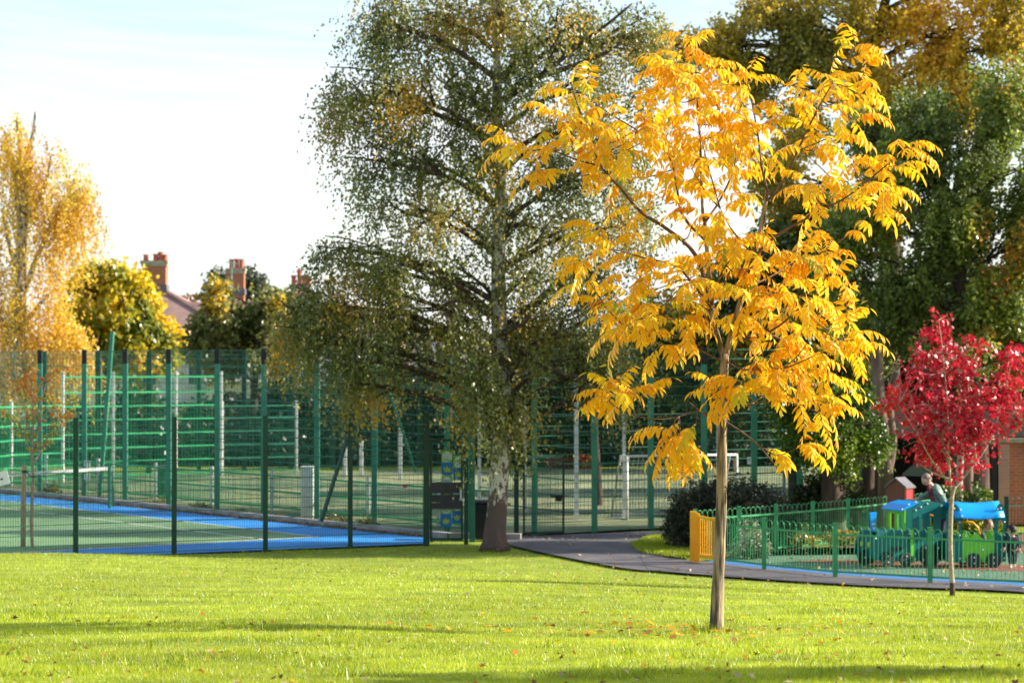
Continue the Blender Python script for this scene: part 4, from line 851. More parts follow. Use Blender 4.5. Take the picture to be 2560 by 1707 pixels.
# --- right hand woodland
OB = [(.28, .26, .05), (.48, .38, .06), (.72, .50, .05), (.88, .62, .05), (.7, .36, .05)]
simple_tree('golden_oak', 'tall oak with golden brown leaves and dark crooked limbs at the upper right', 2215, 62, 
  [(1900, 40, 80, 60), (1960, 110, 80, 80), (2050, 40, 110, 70), (2050, 150, 90, 80), (2200, 40, 120, 80), (2330, 90, 110, 90), (2160, 230, 80, 90), (2290, 220, 90, 90), (2400, 210, 80, 90), (2480, 60, 100, 90), (2560, 110, 70, 110), (1900, 160, 50, 60), (1960, 230, 50, 50), (2440, 300, 60, 60), (1850, 150, 30, 50), (1800, 110, 40, 50), (1740, 140, 50, 40), (1990, 330, 70, 80), (1950, 430, 70, 80), (2000, 520, 80, 80), (1870, 200, 40, 60), (1680, 110, 50, 50), (2300, 330, 60, 60), (2250, -70, 250, 50), (2550, -60, 200, 50)],
  OB, [.26, .26, .22, .16, .1], 6000, 12, .125, .45, M['bark_dark'], [(2215, 1000), (2220, 800), (2225, 600), (2210, 400), (2195, 260), (2180, 160), (2200, 60), (2230, -60)], r0=.42, seed=71, tm=OAKL, gap=-.02, gsc=1.5, depth=2.6, sub=6, nf=300, lim=.42, clumpsc=3.5)
simple_tree('green_oak', 'broad dark green oak with a few rusty leaves filling the right side', 2440, 55,
  [(2180, 330, 80, 70), (2290, 300, 90, 80), (2250, 430, 110, 90), (2400, 400, 110, 90), (2520, 250, 80, 110), (2560, 420, 90, 120), (2350, 540, 130, 100), (2190, 560, 90, 90), (2480, 600, 120, 100), (2250, 700, 110, 90), (2400, 720, 120, 90), (2540, 760, 100, 90), (2130, 700, 80, 90), (2600, 600, 80, 150), (2180, 820, 90, 70), (2320, 850, 110, 70), (2480, 880, 110, 80), (2070, 620, 60, 80), (2600, 880, 80, 80)],
  [(.14, .18, .045), (.20, .26, .055), (.30, .35, .06), (.55, .46, .05), (.66, .28, .05)], [.32, .34, .18, .09, .07], 7400, 12, .115, .42, M['bark_dark'], [(2440, 1100), (2420, 900), (2400, 700), (2380, 500)], r0=.35, seed=72, tm=OAKL, gap=-.14, gsc=1.5, depth=2.6, sub=6, nf=300, lim=.45)
simple_tree('dark_tree', 'shaded dark green tree behind the yellow sapling with a slim dark trunk', 1990, 61,
  [(1980, 640, 100, 90), (2060, 760, 110, 90), (1930, 780, 110, 80), (2100, 880, 110, 70), (1900, 880, 120, 80), (1780, 840, 90, 80), (2000, 920, 120, 60), (1700, 900, 80, 70), (1640, 820, 70, 90), (1850, 700, 80, 70), (1760, 950, 110, 50), (1900, 980, 100, 40), (2080, 560, 60, 80)],
  [(.07, .10, .03), (.13, .17, .04), (.28, .29, .045), (.55, .48, .04), (.6, .36, .04)], [.34, .28, .18, .11, .09], 4300, 12, .14, .5, M['bark_dark'], [(1985, 1050), (1990, 850), (1985, 640)], r0=.22, seed=73, tm=OVAL, gap=-.38, gsc=1.8, depth=2.6, sub=5, nf=200)
simple_tree('woodland_tree', 'deep green woodland tree behind the far right playground', 2200, 70, [(2000, 760, 130, 120), (2200, 800, 150, 150), (2400, 800, 150, 150), (2560, 850, 120, 180), (2100, 950, 130, 90), (2300, 1000, 150, 70), (1850, 980, 120, 70), (2500, 1000, 120, 70), (1750, 900, 90, 90)],
  [(.03, .06, .025), (.07, .10, .035), (.25, .24, .03), (.6, .48, .03)], [.5, .3, .12, .08], 4200, 11, .2, .6, M['bark_dark'], [(2200, 1050), (2210, 800)], r0=.3, seed=74, gap=-.5, gsc=2.4, depth=3, nf=60)
# yew with lit sprays and a thick dark trunk
simple_tree('yew_tree', 'dark evergreen with sunlit lime tipped sprays above the back railing', 2085, 52.5, [(2010, 1050, 60, 50), (2070, 1030, 70, 50), (2120, 1090, 50, 40), (2030, 1110, 60, 45), (2090, 1140, 50, 30), (1960, 1010, 60, 40), (2130, 1000, 50, 40), (2180, 1060, 30, 30), (2200, 1110, 20, 25)],
  [(.03, .06, .012), (.07, .13, .015), (.16, .26, .02), (.26, .34, .03)], [.3, .3, .25, .15], 1500, 14, .085, .32, M['bark_dark'], [(2080, 1220), (2075, 1100), (2090, 1000)], r0=.33, seed=75, tm=DIAMOND, gap=-.3, gsc=1.0, depth=1.0, droop=.5, hang=.6, nf=60)
def bare_trunk(label, pts_, Y, r0, r1, bark, fork=None):
    b = P(pts_[0][0], 1100, Y); b.z = 0; t = thing('slim_tree', label, 'tree', b, None)
    W_ = spline([b-Vector((0, 0, .1))]+[P(x, y, Y) for x, y in pts_], 4); mb = MB(); rl = list(np.linspace(r0, r1, len(W_))); rl[0] *= 1.3; mb.tube(W_, rl, 12)
    if fork: w2 = spline([P(x, y, Y) for x, y in fork], 3); mb.tube(w2, list(np.linspace(r1*.9, r1*.5, len(w2))), 8)
    mb.build('trunk', bark, t, True)
bare_trunk('reddish oak trunk rising from the back railing left of the play kiosk', [(2212, 1330), (2214, 1180), (2205, 1060), (2195, 960), (2190, 860)], 53.6, .20, .13, M['bark_oak'], [(2214, 1200), (2232, 1110), (2225, 1020), (2240, 930)])
bare_trunk('nearly black trunk between the evergreen and the reddish oak trunk', [(2165, 1330), (2170, 1180), (2172, 1080)], 56, .17, .15, M['bark_dark'])
bare_trunk('thick black trunk below the evergreen sprays', [(2118, 1330), (2115, 1200), (2125, 1100), (2120, 1000)], 55, .36, .26, M['bark_dark'])
bare_trunk('first slim trunk behind the blue carriage roof', [(2400, 1290), (2398, 1200), (2402, 1120), (2395, 1040)], 50.5, .085, .07, M['paletwig'])
bare_trunk('second slim brown trunk behind the blue carriage roof', [(2418, 1290), (2420, 1200), (2422, 1120), (2425, 1040)], 50.8, .12, .10, M['bark_oak'])
bare_trunk('pale trunk standing on the lawn behind the tall fence', [(1495, 1230), (1490, 1150), (1485, 1060), (1500, 960)], 63, .14, .1, M['bark_dark'])
def shrub(name, label, bl, Y, pal, pw, n, per, leaf, tl, seed, depth=.8, gap=-.8, tm=OVAL, m=LEAF, bz=0, jit=.14):
    b = P(bl[0][0], 1300, Y); b.z = bz; t = thing(name, label, 'shrub', b); wb = blobs_to_world(bl, Y)
    q, d, L = crown('foliage', t, wb, depth, n, per, leaf, tl, .2, pal, pw, m, tm, gap=gap, gsc=.9, seed=seed, shell=.7, hang=.2, clumpsc=1.0, jit=jit)
    if name in ('bed_plants', 'fence_weeds'): t['kind'] = 'stuff'; return t
    mb = MB()
    for i in rng.choice(len(q), min(60, len(q)), replace=False): mb.tube(wiggle(Vector((q[i][0]+random.uniform(-.12, .12), q[i][1]+random.uniform(-.1, .1), 0)), q[i], 4, .04), [.018, .014, .01, .007, .004], 4, cap=False)
    mb.build('stems', M['bark_dark'], t); return t
shrub('evergreen_bush', 'large rounded dark grey green bush between the path and the playground railings', [(1830, 1265, 110, 75), (1740, 1260, 60, 60), (1760, 1330, 85, 60), (1700, 1330, 35, 55), (1900, 1260, 70, 50), (1900, 1320, 90, 60), (1950, 1300, 45, 55), (1830, 1340, 120, 40), (1720, 1290, 50, 60), (1700, 1370, 30, 15), (1960, 1340, 40, 40)], 48.6,
      [(.03, .045, .026), (.05, .065, .035), (.08, .09, .045), (.14, .13, .07)], [.36, .34, .2, .1], 4600, 12, .06, .16, 81, depth=1.1, gap=-1.3)
shrub('shaded_shrub', 'low dull green shrub at the foot of the thick black trunk', [(2060, 1215, 70, 35), (2090, 1245, 80, 35), (2020, 1245, 50, 30)], 53, [(.02, .03, .01), (.06, .08, .02), (.12, .13, .03)], [.5, .35, .15], 900, 10, .07, .2, 82)
shrub('variegated_shrub', 'small cream and green shrub behind the front railing near the yellow gate', [(1880, 1345, 28, 35), (1860, 1370, 38, 18), (1905, 1370, 22, 18), (1870, 1320, 15, 20)], 46.2, [(.10, .14, .06), (.30, .33, .22), (.5, .5, .38)], [.4, .35, .25], 260, 9, .05, .15, 83, depth=.3)
shrub('laurel_shrub', 'bright yellow green leafy shrub between the slim trunk and the brick wall', [(2445, 1245, 25, 40), (2465, 1275, 30, 30), (2425, 1290, 40, 30), (2380, 1240, 12, 30), (2440, 1320, 70, 30), (2500, 1340, 40, 25)], 49.6, [(.08, .13, .02), (.22, .28, .03), (.40, .42, .05)], [.4, .35, .25], 520, 9, .08, .18, 84, depth=.5)
shrub('bed_plants', 'low leafy planting with yellow flowers behind the train in the planting bed', [(2090, 1345, 60, 12), (2200, 1345, 70, 14), (2010, 1350, 40, 12), (2350, 1350, 60, 14)], 48.0, [(.08, .10, .03), (.25, .20, .03), (.55, .40, .03), (.35, .16, .10)], [.35, .25, .2, .2], 420, 7, .06, .12, 85, depth=.5)
shrub('fence_weeds', 'scrubby green and rusty weeds growing along the kerb by the tall fence', [(px_, 900+(CZ-.10)*F/line_at(px_, K0+kn*.45, K1+kn*.45).y, rx_, ry_, line_at(px_, K0+kn*.45, K1+kn*.45).y-57.5) for px_, rx_, ry_ in ((385, 22, 8), (500, 28, 7), (610, 25, 7), (128, 20, 24), (840, 45, 8), (910, 40, 7), (730, 40, 5))], 57.5, [(.10, .11, .03), (.22, .20, .04), (.30, .16, .05)], [.4, .4, .2], 520, 7, .05, .14, 86, depth=.25)
simple_tree('roadside_tree', 'tree standing just beyond the right edge of the photo beside the playground', 3060, 50.5, [(2990, 380, 170, 130), (3200, 400, 200, 140), (3060, 200, 220, 140), (2980, 560, 150, 90), (3200, 600, 200, 80), (3060, 40, 200, 110)],
  OB, [.30, .26, .2, .14, .1], 4200, 12, .14, .45, M['bark_dark'], [(3060, 1000), (3060, 700), (3070, 300)], r0=.25, seed=95, tm=OAKL, gap=-.5, gsc=1.9, depth=2.6, nf=60)

# ================================================================ HOUSES
def quad_roof(c, w_, d_, z0, z1, ridge, ov=.4):
    x0, x1, y0, y1 = c[0]-w_/2-ov, c[0]+w_/2+ov, c[1]-d_/2-ov, c[1]+d_/2+ov; r = ridge/2
    vs = [(x0, y0, z0), (x1, y0, z0), (x1, y1, z0), (x0, y1, z0), (c[0]-r, c[1], z1), (c[0]+r, c[1], z1)]
    mb = MB().add(vs, [(0, 1, 5, 4), (1, 2, 5), (2, 3, 4, 5), (3, 0, 4), (3, 2, 1, 0)])
    for a_, b_ in ((0, 4), (1, 5), (2, 5), (3, 4), (4, 5)): mb.tube([vs[a_], vs[b_]], .13, 6)
    return mb
def window(root, x, y, z, w_, h_):
    f = MB(); f.box((x, y, z+h_/2), (w_, .1, .08)).box((x, y, z-h_/2), (w_+.1, .16, .1)); f.box((x-w_/2, y, z), (.08, .1, h_)).box((x+w_/2, y, z), (.08, .1, h_)).box((x, y, z), (.06, .08, h_-.1))
    o = f.build('window', M['white'], root); MB().box((x, y+.03, z), (w_-.1, .04, h_-.1)).build('pane', M['glass'], o)
def house(label, px, Y, w_, wall, roof, eaves, ridge_z, ridge, wins, door=True, d_=9):
    c = P(px, 900, Y); t = thing('house', label, 'house', (c.x, Y, 0))
    MB().box((c.x, Y, eaves/2), (w_, d_, eaves)).build('wall', wall, t)
    rf = quad_roof((c.x, Y), w_, d_, eaves, ridge_z, ridge).build('roof', roof, t)
    for dx, z in wins: window(t, c.x+dx, Y-d_/2-.03, z, 1.5, 1.3)
    MB().tube([(c.x-w_/2, Y-d_/2-.45, eaves), (c.x+w_/2, Y-d_/2-.45, eaves)], .07, 6).build('gutter', M['white'], t)
    return t, rf, c
def chimney(root, px, ytop, ybot, wpx, Y, mt, pots, dpx=None):
    a_ = P(px-wpx/2, ybot, Y); b_ = P(px+wpx/2, ytop, Y); c = (a_+b_)/2; W_ = b_.x-a_.x; D_ = W_*.55; z0, z1 = a_.z-.8, b_.z
    o = MB().box((c.x, Y, (z0+z1)/2), (W_*.86, D_, z1-z0)).build('chimney_stack', mt, root)
    MB().box((c.x, Y, z1-.22), (W_*.95, D_*1.12, .14)).box((c.x, Y, z1-.08), (W_*1.02, D_*1.2, .15)).build('corbel', M['stone'], o)
    for k, (dx, hh_) in enumerate(pots):
        x = c.x+dx*W_; MB().tube([(x, Y, z1), (x, Y, z1+hh_*.8), (x, Y, z1+hh_*.82), (x, Y, z1+hh_)], [.13, .115, .15, .15], 10).build('chimney_pot', M['terracotta'], o)
    MB().box((c.x, Y, a_.z-.1), (W_*.95, D_*1.15, .35)).build('flashing', M['slate'], o)
    return o
h1, rf1, c1 = house('house with a mauve tiled hipped roof and a broad orange brick chimney', 390, 120, 10.5, M['render_'], M['tiles'], 4.6, 7.5, .6, [(-3, 3.3), (0, 3.3), (3, 3.3), (2, 1.2)])
chimney(rf1, 388, 652, 716, 68, 120, M['brick'], [(-.34, .32), (.02, .35), (.2, .45), (.36, .32)])
wg = P(500, 900, 121); MB().add([(wg.x-2.2, 118.5, 4.6), (wg.x+2.4, 118.5, 4.6), (wg.x+2.0, 121, 6.9), (wg.x-2.2, 121, 6.9), (wg.x+2.4, 124, 4.6), (wg.x-2.2, 124, 4.6)], [(0, 1, 2, 3), (3, 2, 4, 5), (1, 4, 2), (0, 3, 5), (0, 5, 4, 1)]).build('wing_roof', M['tiles'], h1)
MB().box((wg.x+.1, 121.3, 2.3), (4.3, 5, 4.6)).build('wing_wall', M['render_'], h1)
MB().add([(wg.x+.6, 119.2, 5.55), (wg.x+1.8, 119.2, 5.55), (wg.x+1.2, 119.2, 6.35), (wg.x+.6, 120.6, 5.7), (wg.x+1.8, 120.6, 5.7), (wg.x+1.2, 120.8, 6.35)], [(0, 1, 2), (0, 2, 5, 3), (1, 4, 5, 2), (0, 3, 4, 1), (3, 5, 4)]).build('dormer', M['slate'], h1)
h2, rf2, c2 = house('white rendered house with an orange chimney carrying three pots', 640, 128, 11, M['render_'], M['tiles'], 5.0, 7.0, 4, [(-3.5, 3.6), (-.5, 3.6), (2.5, 3.6), (-3, 1.2), (1, 1.2)])
chimney(rf2, 590, 671, 725, 50, 128, M['brick'], [(-.22, .5), (.04, .52), (.28, .5)])
MB().tube([P(566, 655, 127.2), P(580, 657, 127.2), P(592, 660, 127.2)], .03, 5).tube([P(574, 650, 127.2), P(574, 662, 127.2)], .02, 4).tube([P(580, 700, 127.2), P(580, 655, 127.2)], .03, 5).build('aerial', M['galv'], rf2)
h3, rf3, c3 = house('house mostly hidden by leaves with a pale stack of four tall pots', 800, 124, 9, M['brick_pale'], M['tiles'], 5.0, 6.8, 3, [(-2, 3.6), (1.5, 3.6), (0, 1.2)])
chimney(rf3, 752, 714, 752, 52, 124, M['brick_pale'], [(-.34, .55), (-.06, .85), (.18, .55), (.38, .5)])
h4, rf4, c4 = house('pale house glimpsed beyond the courts behind the birch trunk', 1300, 125, 22, M['render_'], M['slate'], 3.6, 5.2, 12, [(-9, 1.8), (-6, 1.8), (-3, 1.8), (0, 1.8), (3, 1.8), (6, 1.8), (9, 1.8)])
h5, rf5, c5 = house('long pale house behind the far left trees', 60, 124, 16, M['brick_pale'], M['tiles'], 3.4, 4.9, 8, [(-5, 1.8), (-1, 1.8), (3, 1.8), (6, 1.8)])
h6, rf6, c6 = house('low white house glimpsed through the rails below the three pot chimney', 900, 116, 14, M['render_'], M['slate'], 2.9, 4.2, 8, [(-5, 1.5), (-2, 1.5), (1, 1.5), (4, 1.5)])
# park building on the right
pbx = P(2300, 1100, 57).x
pv = thing('park_building', 'single storey brick park building with dark pitched roof behind the play kiosk', 'building', (pbx, 60, 0))
xL = P(2150, 1100, 60).x; xR = P(2830, 1100, 60).x
MB().box(((xL+xR)/2, 62.5, 1.1), (xR-xL, 5, 2.2)).build('shaded_wall', M['brick_shaded'], pv)
z0, z1 = P(2480, 1110, 55).z, P(2480, 1030, 59).z
MB().add([(xL-.5, 56.6, 2.05), (xR+.5, 56.6, 2.05), (xR+.5, 61.5, 2.75), (xL-.5, 61.5, 2.75), (xL-.5, 56.6, 1.93), (xR+.5, 56.6, 1.93), (xR+.5, 61.5, 2.6), (xL-.5, 61.5, 2.6)], [(0, 1, 2, 3), (7, 6, 5, 4), (0, 4, 5, 1), (1, 5, 6, 2), (3, 7, 4, 0), (2, 6, 7, 3)]).build('roof', mat('shade_dark_roof', (.035, .028, .024), 1, (.018, .016, .014), 3, .5, spec=.05), pv)  # roof colour darkened to carry the shade under the trees
x0 = P(2447, 1200, 55).x; x1 = P(2700, 1200, 55).x
MB().box(((x0+x1)/2, 57.6, 1.0), (x1-x0, 3.6, 2.0)).build('orange_wall', M['brick'], pv)
a_ = P(2425, 1200, 55.7); MB().box((a_.x, 56.0, .95), (.62, .08, 1.9)).build('door', mat('green_door', (.03, .13, .02), .5), pv)
a_ = P(2522, 1200, 55); MB().box((a_.x, 55.65, .95), (.26, .25, 1.9)).build('pale_pier', M['brick_pale'], pv)
a_ = P(2498, 1100, 55); MB().box((a_.x, 55.62, .95), (.14, .14, 1.9)).build('black_pipe', M['black'], pv)
MB().box(((x0+x1)/2-.1, 55.6, 2.0), (x1-x0+.5, .2, .1)).build('fascia', M['stone'], pv)
a_ = P(2300, 1200, 58); MB().box((a_.x, 59.94, 1.0), (.9, .06, 1.95)).build('dark_doorway', M['black'], pv)
# kiosk play house (red brown)
kY = 47.6; k0 = P(2258, 1300, kY); kk = thing('play_kiosk', 'tall red brown wooden play kiosk with grey roof and red panel behind the engine', 'play house', (k0.x, kY, 0))
zt = P(0, 1203, kY).z; cx = P(2250, 1200, kY).x; rzk = R(-38)
rot = Matrix.Rotation(rzk, 3, 'Z'); KW, KD = .40, .34
def kp(x, y, z): v = rot @ Vector((x, y, 0)); return (cx+v.x, kY+v.y, z)
MB().add([kp(-KW/2, -KD/2, 0), kp(KW/2, -KD/2, 0), kp(KW/2, KD/2, 0), kp(-KW/2, KD/2, 0), kp(-KW/2, -KD/2, zt-.1), kp(KW/2, -KD/2, zt-.1), kp(KW/2, KD/2, zt-.1), kp(-KW/2, KD/2, zt-.1), kp(0, -KD/2, zt+.04), kp(0, KD/2, zt+.04)], [(0, 1, 5, 8, 4), (1, 2, 6, 5), (2, 3, 7, 9, 6), (3, 0, 4, 7), (5, 6, 9, 8), (7, 4, 8, 9)]).build('cabinet', M['woodred'], kk)
ro = MB()
for sg in (-1, 1): ro.add([kp(sg*.25, -.20, zt-.13), kp(sg*.25, .20, zt-.13), kp(0, .20, zt+.06), kp(0, -.20, zt+.06), kp(sg*.25, -.20, zt-.10), kp(sg*.25, .20, zt-.10), kp(0, .20, zt+.09), kp(0, -.20, zt+.09)], [(0, 1, 2, 3), (7, 6, 5, 4), (0, 4, 5, 1), (2, 6, 7, 3), (1, 5, 6, 2), (3, 7, 4, 0)])
ro.build('roof', M['slate'], kk)
MB().box(kp(.0+KW/2+.006, 0, zt-.28), (.02, .26, .26), rz=rzk).build('red_panel', M['red'], kk); MB().box(kp(KW/2+.004, 0, zt-.54), (.02, .26, .24), rz=rzk).build('opening', M['black'], kk)
MB().bar(kp(KW/2+.01, -.16, zt-.70), kp(KW/2+.01, -.16, zt-.12), .04).bar(kp(KW/2+.01, .16, zt-.70), kp(KW/2+.01, .16, zt-.12), .04).bar(kp(KW/2+.012, -.18, zt-.12), kp(KW/2+.012, .18, zt-.12), .04).build('window_frame', mat('orange_timber', (.38, .14, .06), .8), kk)
# dark canopy behind kiosk
cv = thing('shade_canopy', 'dull green pitched canopy behind the leaning adult', 'canopy', P(2290, 1330, 52)); e = 52.0
MB().add([P(2255, 1188, e), P(2300, 1150, e), P(2330, 1158, e), P(2330, 1192, e), P(2255, 1184, e+1.6), P(2300, 1146, e+1.6), P(2330, 1154, e+1.6), P(2330, 1188, e+1.6)], [(3, 2, 1, 0), (4, 5, 6, 7), (0, 1, 5, 4), (1, 2, 6, 5), (2, 3, 7, 6), (3, 0, 4, 7)]).build('cover', mat('canopy_cloth', (.08, .10, .07), .8), cv)
for px in (2262, 2325): q = P(px, 1190, e+.8); MB().box((q.x, q.y, q.z/2), (.07, .07, q.z)).build('leg', M['bark_dark'], cv)
# red flower bed far
fb = thing('flower_bed', 'far red and yellow flowers seen through the mesh right of the birch', 'flower bed', (2, 86, 0))
fw = [(np.array(P(px, 1158, 86)), np.array((.45, 0, .16)), 1) for px in (1400, 1465)]
crown('flowers', fb, fw, .5, 260, 8, .12, .2, .1, [(.6, .02, .06), (.6, .5, .05), (.10, .2, .04)], [.5, .2, .3], LEAF, OVAL, gap=-3, seed=90, hang=0)

# ================================================================ PLAY TRAIN
def train_part(root, O, rz):
    rm = Matrix.Rotation(rz, 3, 'Z')
    def L(x, y, z): v = rm @ Vector((x, y, 0)); return Vector((O.x+v.x, O.y+v.y, z))
    def panel(name, poly, y, th, m, par=None, holes=None):
        o = MB().prism(poly, lambda a_, b_, t_: L(a_, y+t_, b_), th).build(name, m, par or root, bevel=.006); return o
    def xpanel(name, poly, x, th, m, par=None):
        return MB().prism(poly, lambda a_, b_, t_: L(x+t_, a_, b_), th).build(name, m, par or root, bevel=.006)
    def disc(x, z, r, y, name='wheel', m=None, bolts=()):
        o = MB().prism([(x+r*math.cos(t_), z+r*math.sin(t_)) for t_ in np.linspace(0, 2*math.pi, 28, False)], lambda a_, b_, t_: L(a_, y+t_, b_), .03).build(name, m or M['rubber'], root, bevel=.005)
        for bx_, bz_ in bolts: MB().ell(L(x+bx_, y-.006, z+bz_), (.016, .016, .016), 8, 6).build('bolt', M['bolt'], o, True)
        return o
    return L, panel, xpanel, disc
def arch(x0, x1, z0, z1, n=8):
    r = (x1-x0)/2; cx_ = (x0+x1)/2
    return [(x0, z0)]+[(cx_-r*math.cos(math.pi*k/n), z1-r+r*math.sin(math.pi*k/n)) for k in range(n+1)]+[(x1, z0)]
def bolts(par, L, pts_, y=-.012):
    for x, z in pts_: MB().ell(L(x, y, z), (.017, .012, .017), 8, 6).build('bolt', M['bolt'], par, True)
tO = G(2259, 1416); RZ = R(20)
en = thing('play_engine', 'teal and lime toy train engine with blue roof and funnel in the playground', 'play train', tO)
L, panel, xpanel, disc = train_part(en, tO, RZ)
# boiler: near and far side boards, top, nose
for y, nm in ((0, 'side_board'), (.62, 'side_board')):
    o = panel(nm, [(-.64, .14), (.16, .10), (.16, .68), (-.55, .68), (-.60, .60), (-.66, .5), (-.70, .3)], y, .025, M['teal'])
    if y == 0: bolts(o, L, [(-.60, .55), (.12, .62)]); MB().prism([(-.28, .30), (-.05, .30), (-.02, .34), (-.05, .38), (-.28, .38), (-.31, .34)], lambda a_, b_, t_: L(a_, -.008-t_, b_), .005).build('step_hole', M['rubber'], o)
xpanel('nose_board', [(.02, .16), (.62, .16), (.62, .55), (.50, .66), (.14, .66), (.02, .55)], -.62, .025, M['teal'])
for yy in (.18, .46): o = MB().prism([(yy+.05*math.cos(t_), .42+.05*math.sin(t_)) for t_ in np.linspace(0, 2*math.pi, 16, False)], lambda a_, b_, t_: L(-.63-t_, a_, b_), .02).build('headlight', M['poster_yellow'], en)
MB().box(L(-.2, .32, .665), (.74, .58, .025), rz=RZ).build('boiler_top', M['teal'], en)
# funnel
panel('funnel', [(-.53, .62), (-.45, .62), (-.44, .80), (-.415, 1.02), (-.565, 1.02), (-.54, .80)], .28, .04, M['roofblue'])
bolts(en, L, [(-.51, .80), (-.47, .80), (-.49, .72)], .27)
# cab front (lime) with two window openings: built from strips
zc0, zc1 = .60, 1.10
f = MB()
for (a0, a1, b0, b1) in ((.0, .10, zc0, zc1), (.27, .38, zc0, zc1), (.55, .65, zc0, zc1), (.10, .27, zc0, .66), (.38, .55, zc0, .66), (.10, .27, .98, zc1), (.38, .55, .98, zc1)):
    f.prism([(a0, b0), (a1, b0), (a1, b1), (a0, b1)], lambda a_, b_, t_: L(.02+t_, a_, b_), .025)
f.build('cab_front', M['lime'], en)
panel('lime_strip', [(.14, .10), (.20, .10), (.20, .70), (.14, .70)], -.03, .028, M['lime'])
# cab sides (teal) with arched windows
for y in (-.01, .64):
    f = MB(); zz0 = .10
    xs_ = [.19, .33, .42, .56, .65, .80]
    for k in range(0, 5, 2): f.prism([(xs_[k], .66), (xs_[k+1], .66), (xs_[k+1], 1.0), (xs_[k], 1.0)], lambda a_, b_, t_: L(a_, y+t_, b_), .025)
    f.prism([(.19, zz0), (.80, zz0), (.80, .66), (.19, .66)], lambda a_, b_, t_: L(a_, y+t_, b_), .025)
    f.prism([(.19, 1.0), (.80, 1.0), (.86, 1.10), (.86, 1.17), (.50, 1.24), (.30, 1.18), (.17, 1.07)], lambda a_, b_, t_: L(a_, y+t_, b_), .025)
    for xa, xb in ((.33, .42), (.56, .65)):   # round heads of the openings
        r_ = (xb-xa)/2; cx_ = (xa+xb)/2
        for sg in (-1, 1): f.prism([(cx_+sg*r_, 1.0-r_)]+[(cx_+sg*r_*math.cos(a_), 1.0-r_+r_*math.sin(a_)) for a_ in np.linspace(.2, math.pi/2, 5)]+[(cx_+sg*r_, 1.0)], lambda a_, b_, t_: L(a_, y+t_, b_), .025)
    o = f.build('cab_side', M['teal'], en)
    if y < 0: bolts(o, L, [(.25, 1.06), (.36, 1.12), (.50, 1.18), (.80, 1.13), (.24, .62), (.24, .14), (.60, .60)], -.02)
MB().add([tuple(L(-.08, -.06, 1.07)), tuple(L(-.08, .72, 1.07)), tuple(L(.08, .72, 1.17)), tuple(L(.08, -.06, 1.17)), tuple(L(.30, .72, 1.22)), tuple(L(.30, -.06, 1.22)), tuple(L(-.08, -.06, 1.05)), tuple(L(-.08, .72, 1.05)), tuple(L(.30, .72, 1.20)), tuple(L(.30, -.06, 1.20))],
   [(0, 3, 2, 1), (3, 5, 4, 2), (0, 1, 7, 6), (6, 7, 8, 9), (4, 5, 9, 8), (0, 6, 9, 5, 3), (1, 2, 4, 8, 7)]).build('cab_roof', M['roofblue'], en)
bolts(en, L, [(-.07, 1.09), (.07, 1.18), (.22, 1.22)], -.07)
MB().tube([L(.60, .3, .5), L(.60, .3, .85), L(.70, .3, .95), L(.84, .3, .92), L(.86, .3, .5)], .022, 8).build('yellow_handle', M['yellow'], en, True)
disc(-.36, .15, .145, -.05, bolts=((0, .06), (0, -.05))); disc(.03, .14, .135, -.05, bolts=((0, .06), (0, -.05))); disc(.55, .20, .23, -.05, bolts=((-.10, .14), (.17, .14), (-.16, -.08), (.18, -.10)))
disc(-.36, .14, .14, .67); disc(.55, .19, .20, .67); disc(-.66, .17, .15, .30, bolts=((0, 0),))
# carriage
cO = G(2440, 1419); RZ2 = R(6)
wg_ = thing('play_carriage', 'lime green toy train carriage with teal arches and curved blue roof', 'play train', cO)
L, panel, xpanel, disc = train_part(wg_, cO, RZ2)
for y in (0, .60):
    o = panel('side_board', [(-.27, .10), (.53, .10), (.53, .66), (.40, .66), (.34, .56), (.26, .53), (.16, .53), (.09, .58), (.03, .65), (-.04, .65), (-.10, .55), (-.16, .64), (-.27, .66)], y, .025, M['lime'])
    if y == 0: bolts(o, L, [(-.20, .60), (.48, .60), (.48, .34), (.13, .34), (.48, .12), (-.22, .12)])
def archboard(x0, x1, name):
    for y in (-.02, .62):
        f = MB(); n = 10; cx_ = (x0+x1)/2; W_ = (x1-x0)
        outer = [(x0, .12), (x0, .85)]+[(cx_-W_/2*math.cos(a_), .85+.36*math.sin(a_)) for a_ in np.linspace(0, math.pi, n)]+[(x1, .85), (x1, .12)]
        iw = W_/2-.055
        inner = [(cx_-iw, .62)]+[(cx_-iw*math.cos(a_), .78+.12*math.sin(a_)) for a_ in np.linspace(0, math.pi, n)]+[(cx_+iw, .62)]
        for (p_, q_) in (((x0, .12), (x1, .62)),): f.prism([(x0, .12), (x1, .12), (x1, .62), (x0, .62)], lambda a_, b_, t_: L(a_, y+t_, b_), .025)
        lft = [(x0, .62)]+[(cx_-iw, .62), (cx_-iw, .78)]+[(x0, .78)]
        f.prism(lft, lambda a_, b_, t_: L(a_, y+t_, b_), .025); f.prism([(2*cx_-a_, b_) for a_, b_ in lft][::-1], lambda a_, b_, t_: L(a_, y+t_, b_), .025)
        f.prism([(x0, .78), (x0, .86)]+[(cx_-W_/2*math.cos(a_), .86+.35*math.sin(a_)) for a_ in np.linspace(.1, math.pi-.1, n)]+[(x1, .86), (x1, .78)]+[(cx_+iw*math.cos(a_), .78+.12*math.sin(a_)) for a_ in np.linspace(0, math.pi, n)], lambda a_, b_, t_: L(a_, y+t_, b_), .025)
        o = f.build(name, M['teal'], wg_)
        if y < 0: bolts(o, L, [(cx_-.06, 1.10), (cx_, 1.12), (cx_+.03, .98), (x1-.04, .86), (x1-.04, .62), (x0+.05, .18), (x1-.04, .18)], -.03)
archboard(-.58, -.28, 'arch_board'); archboard(.36, .58, 'arch_board')
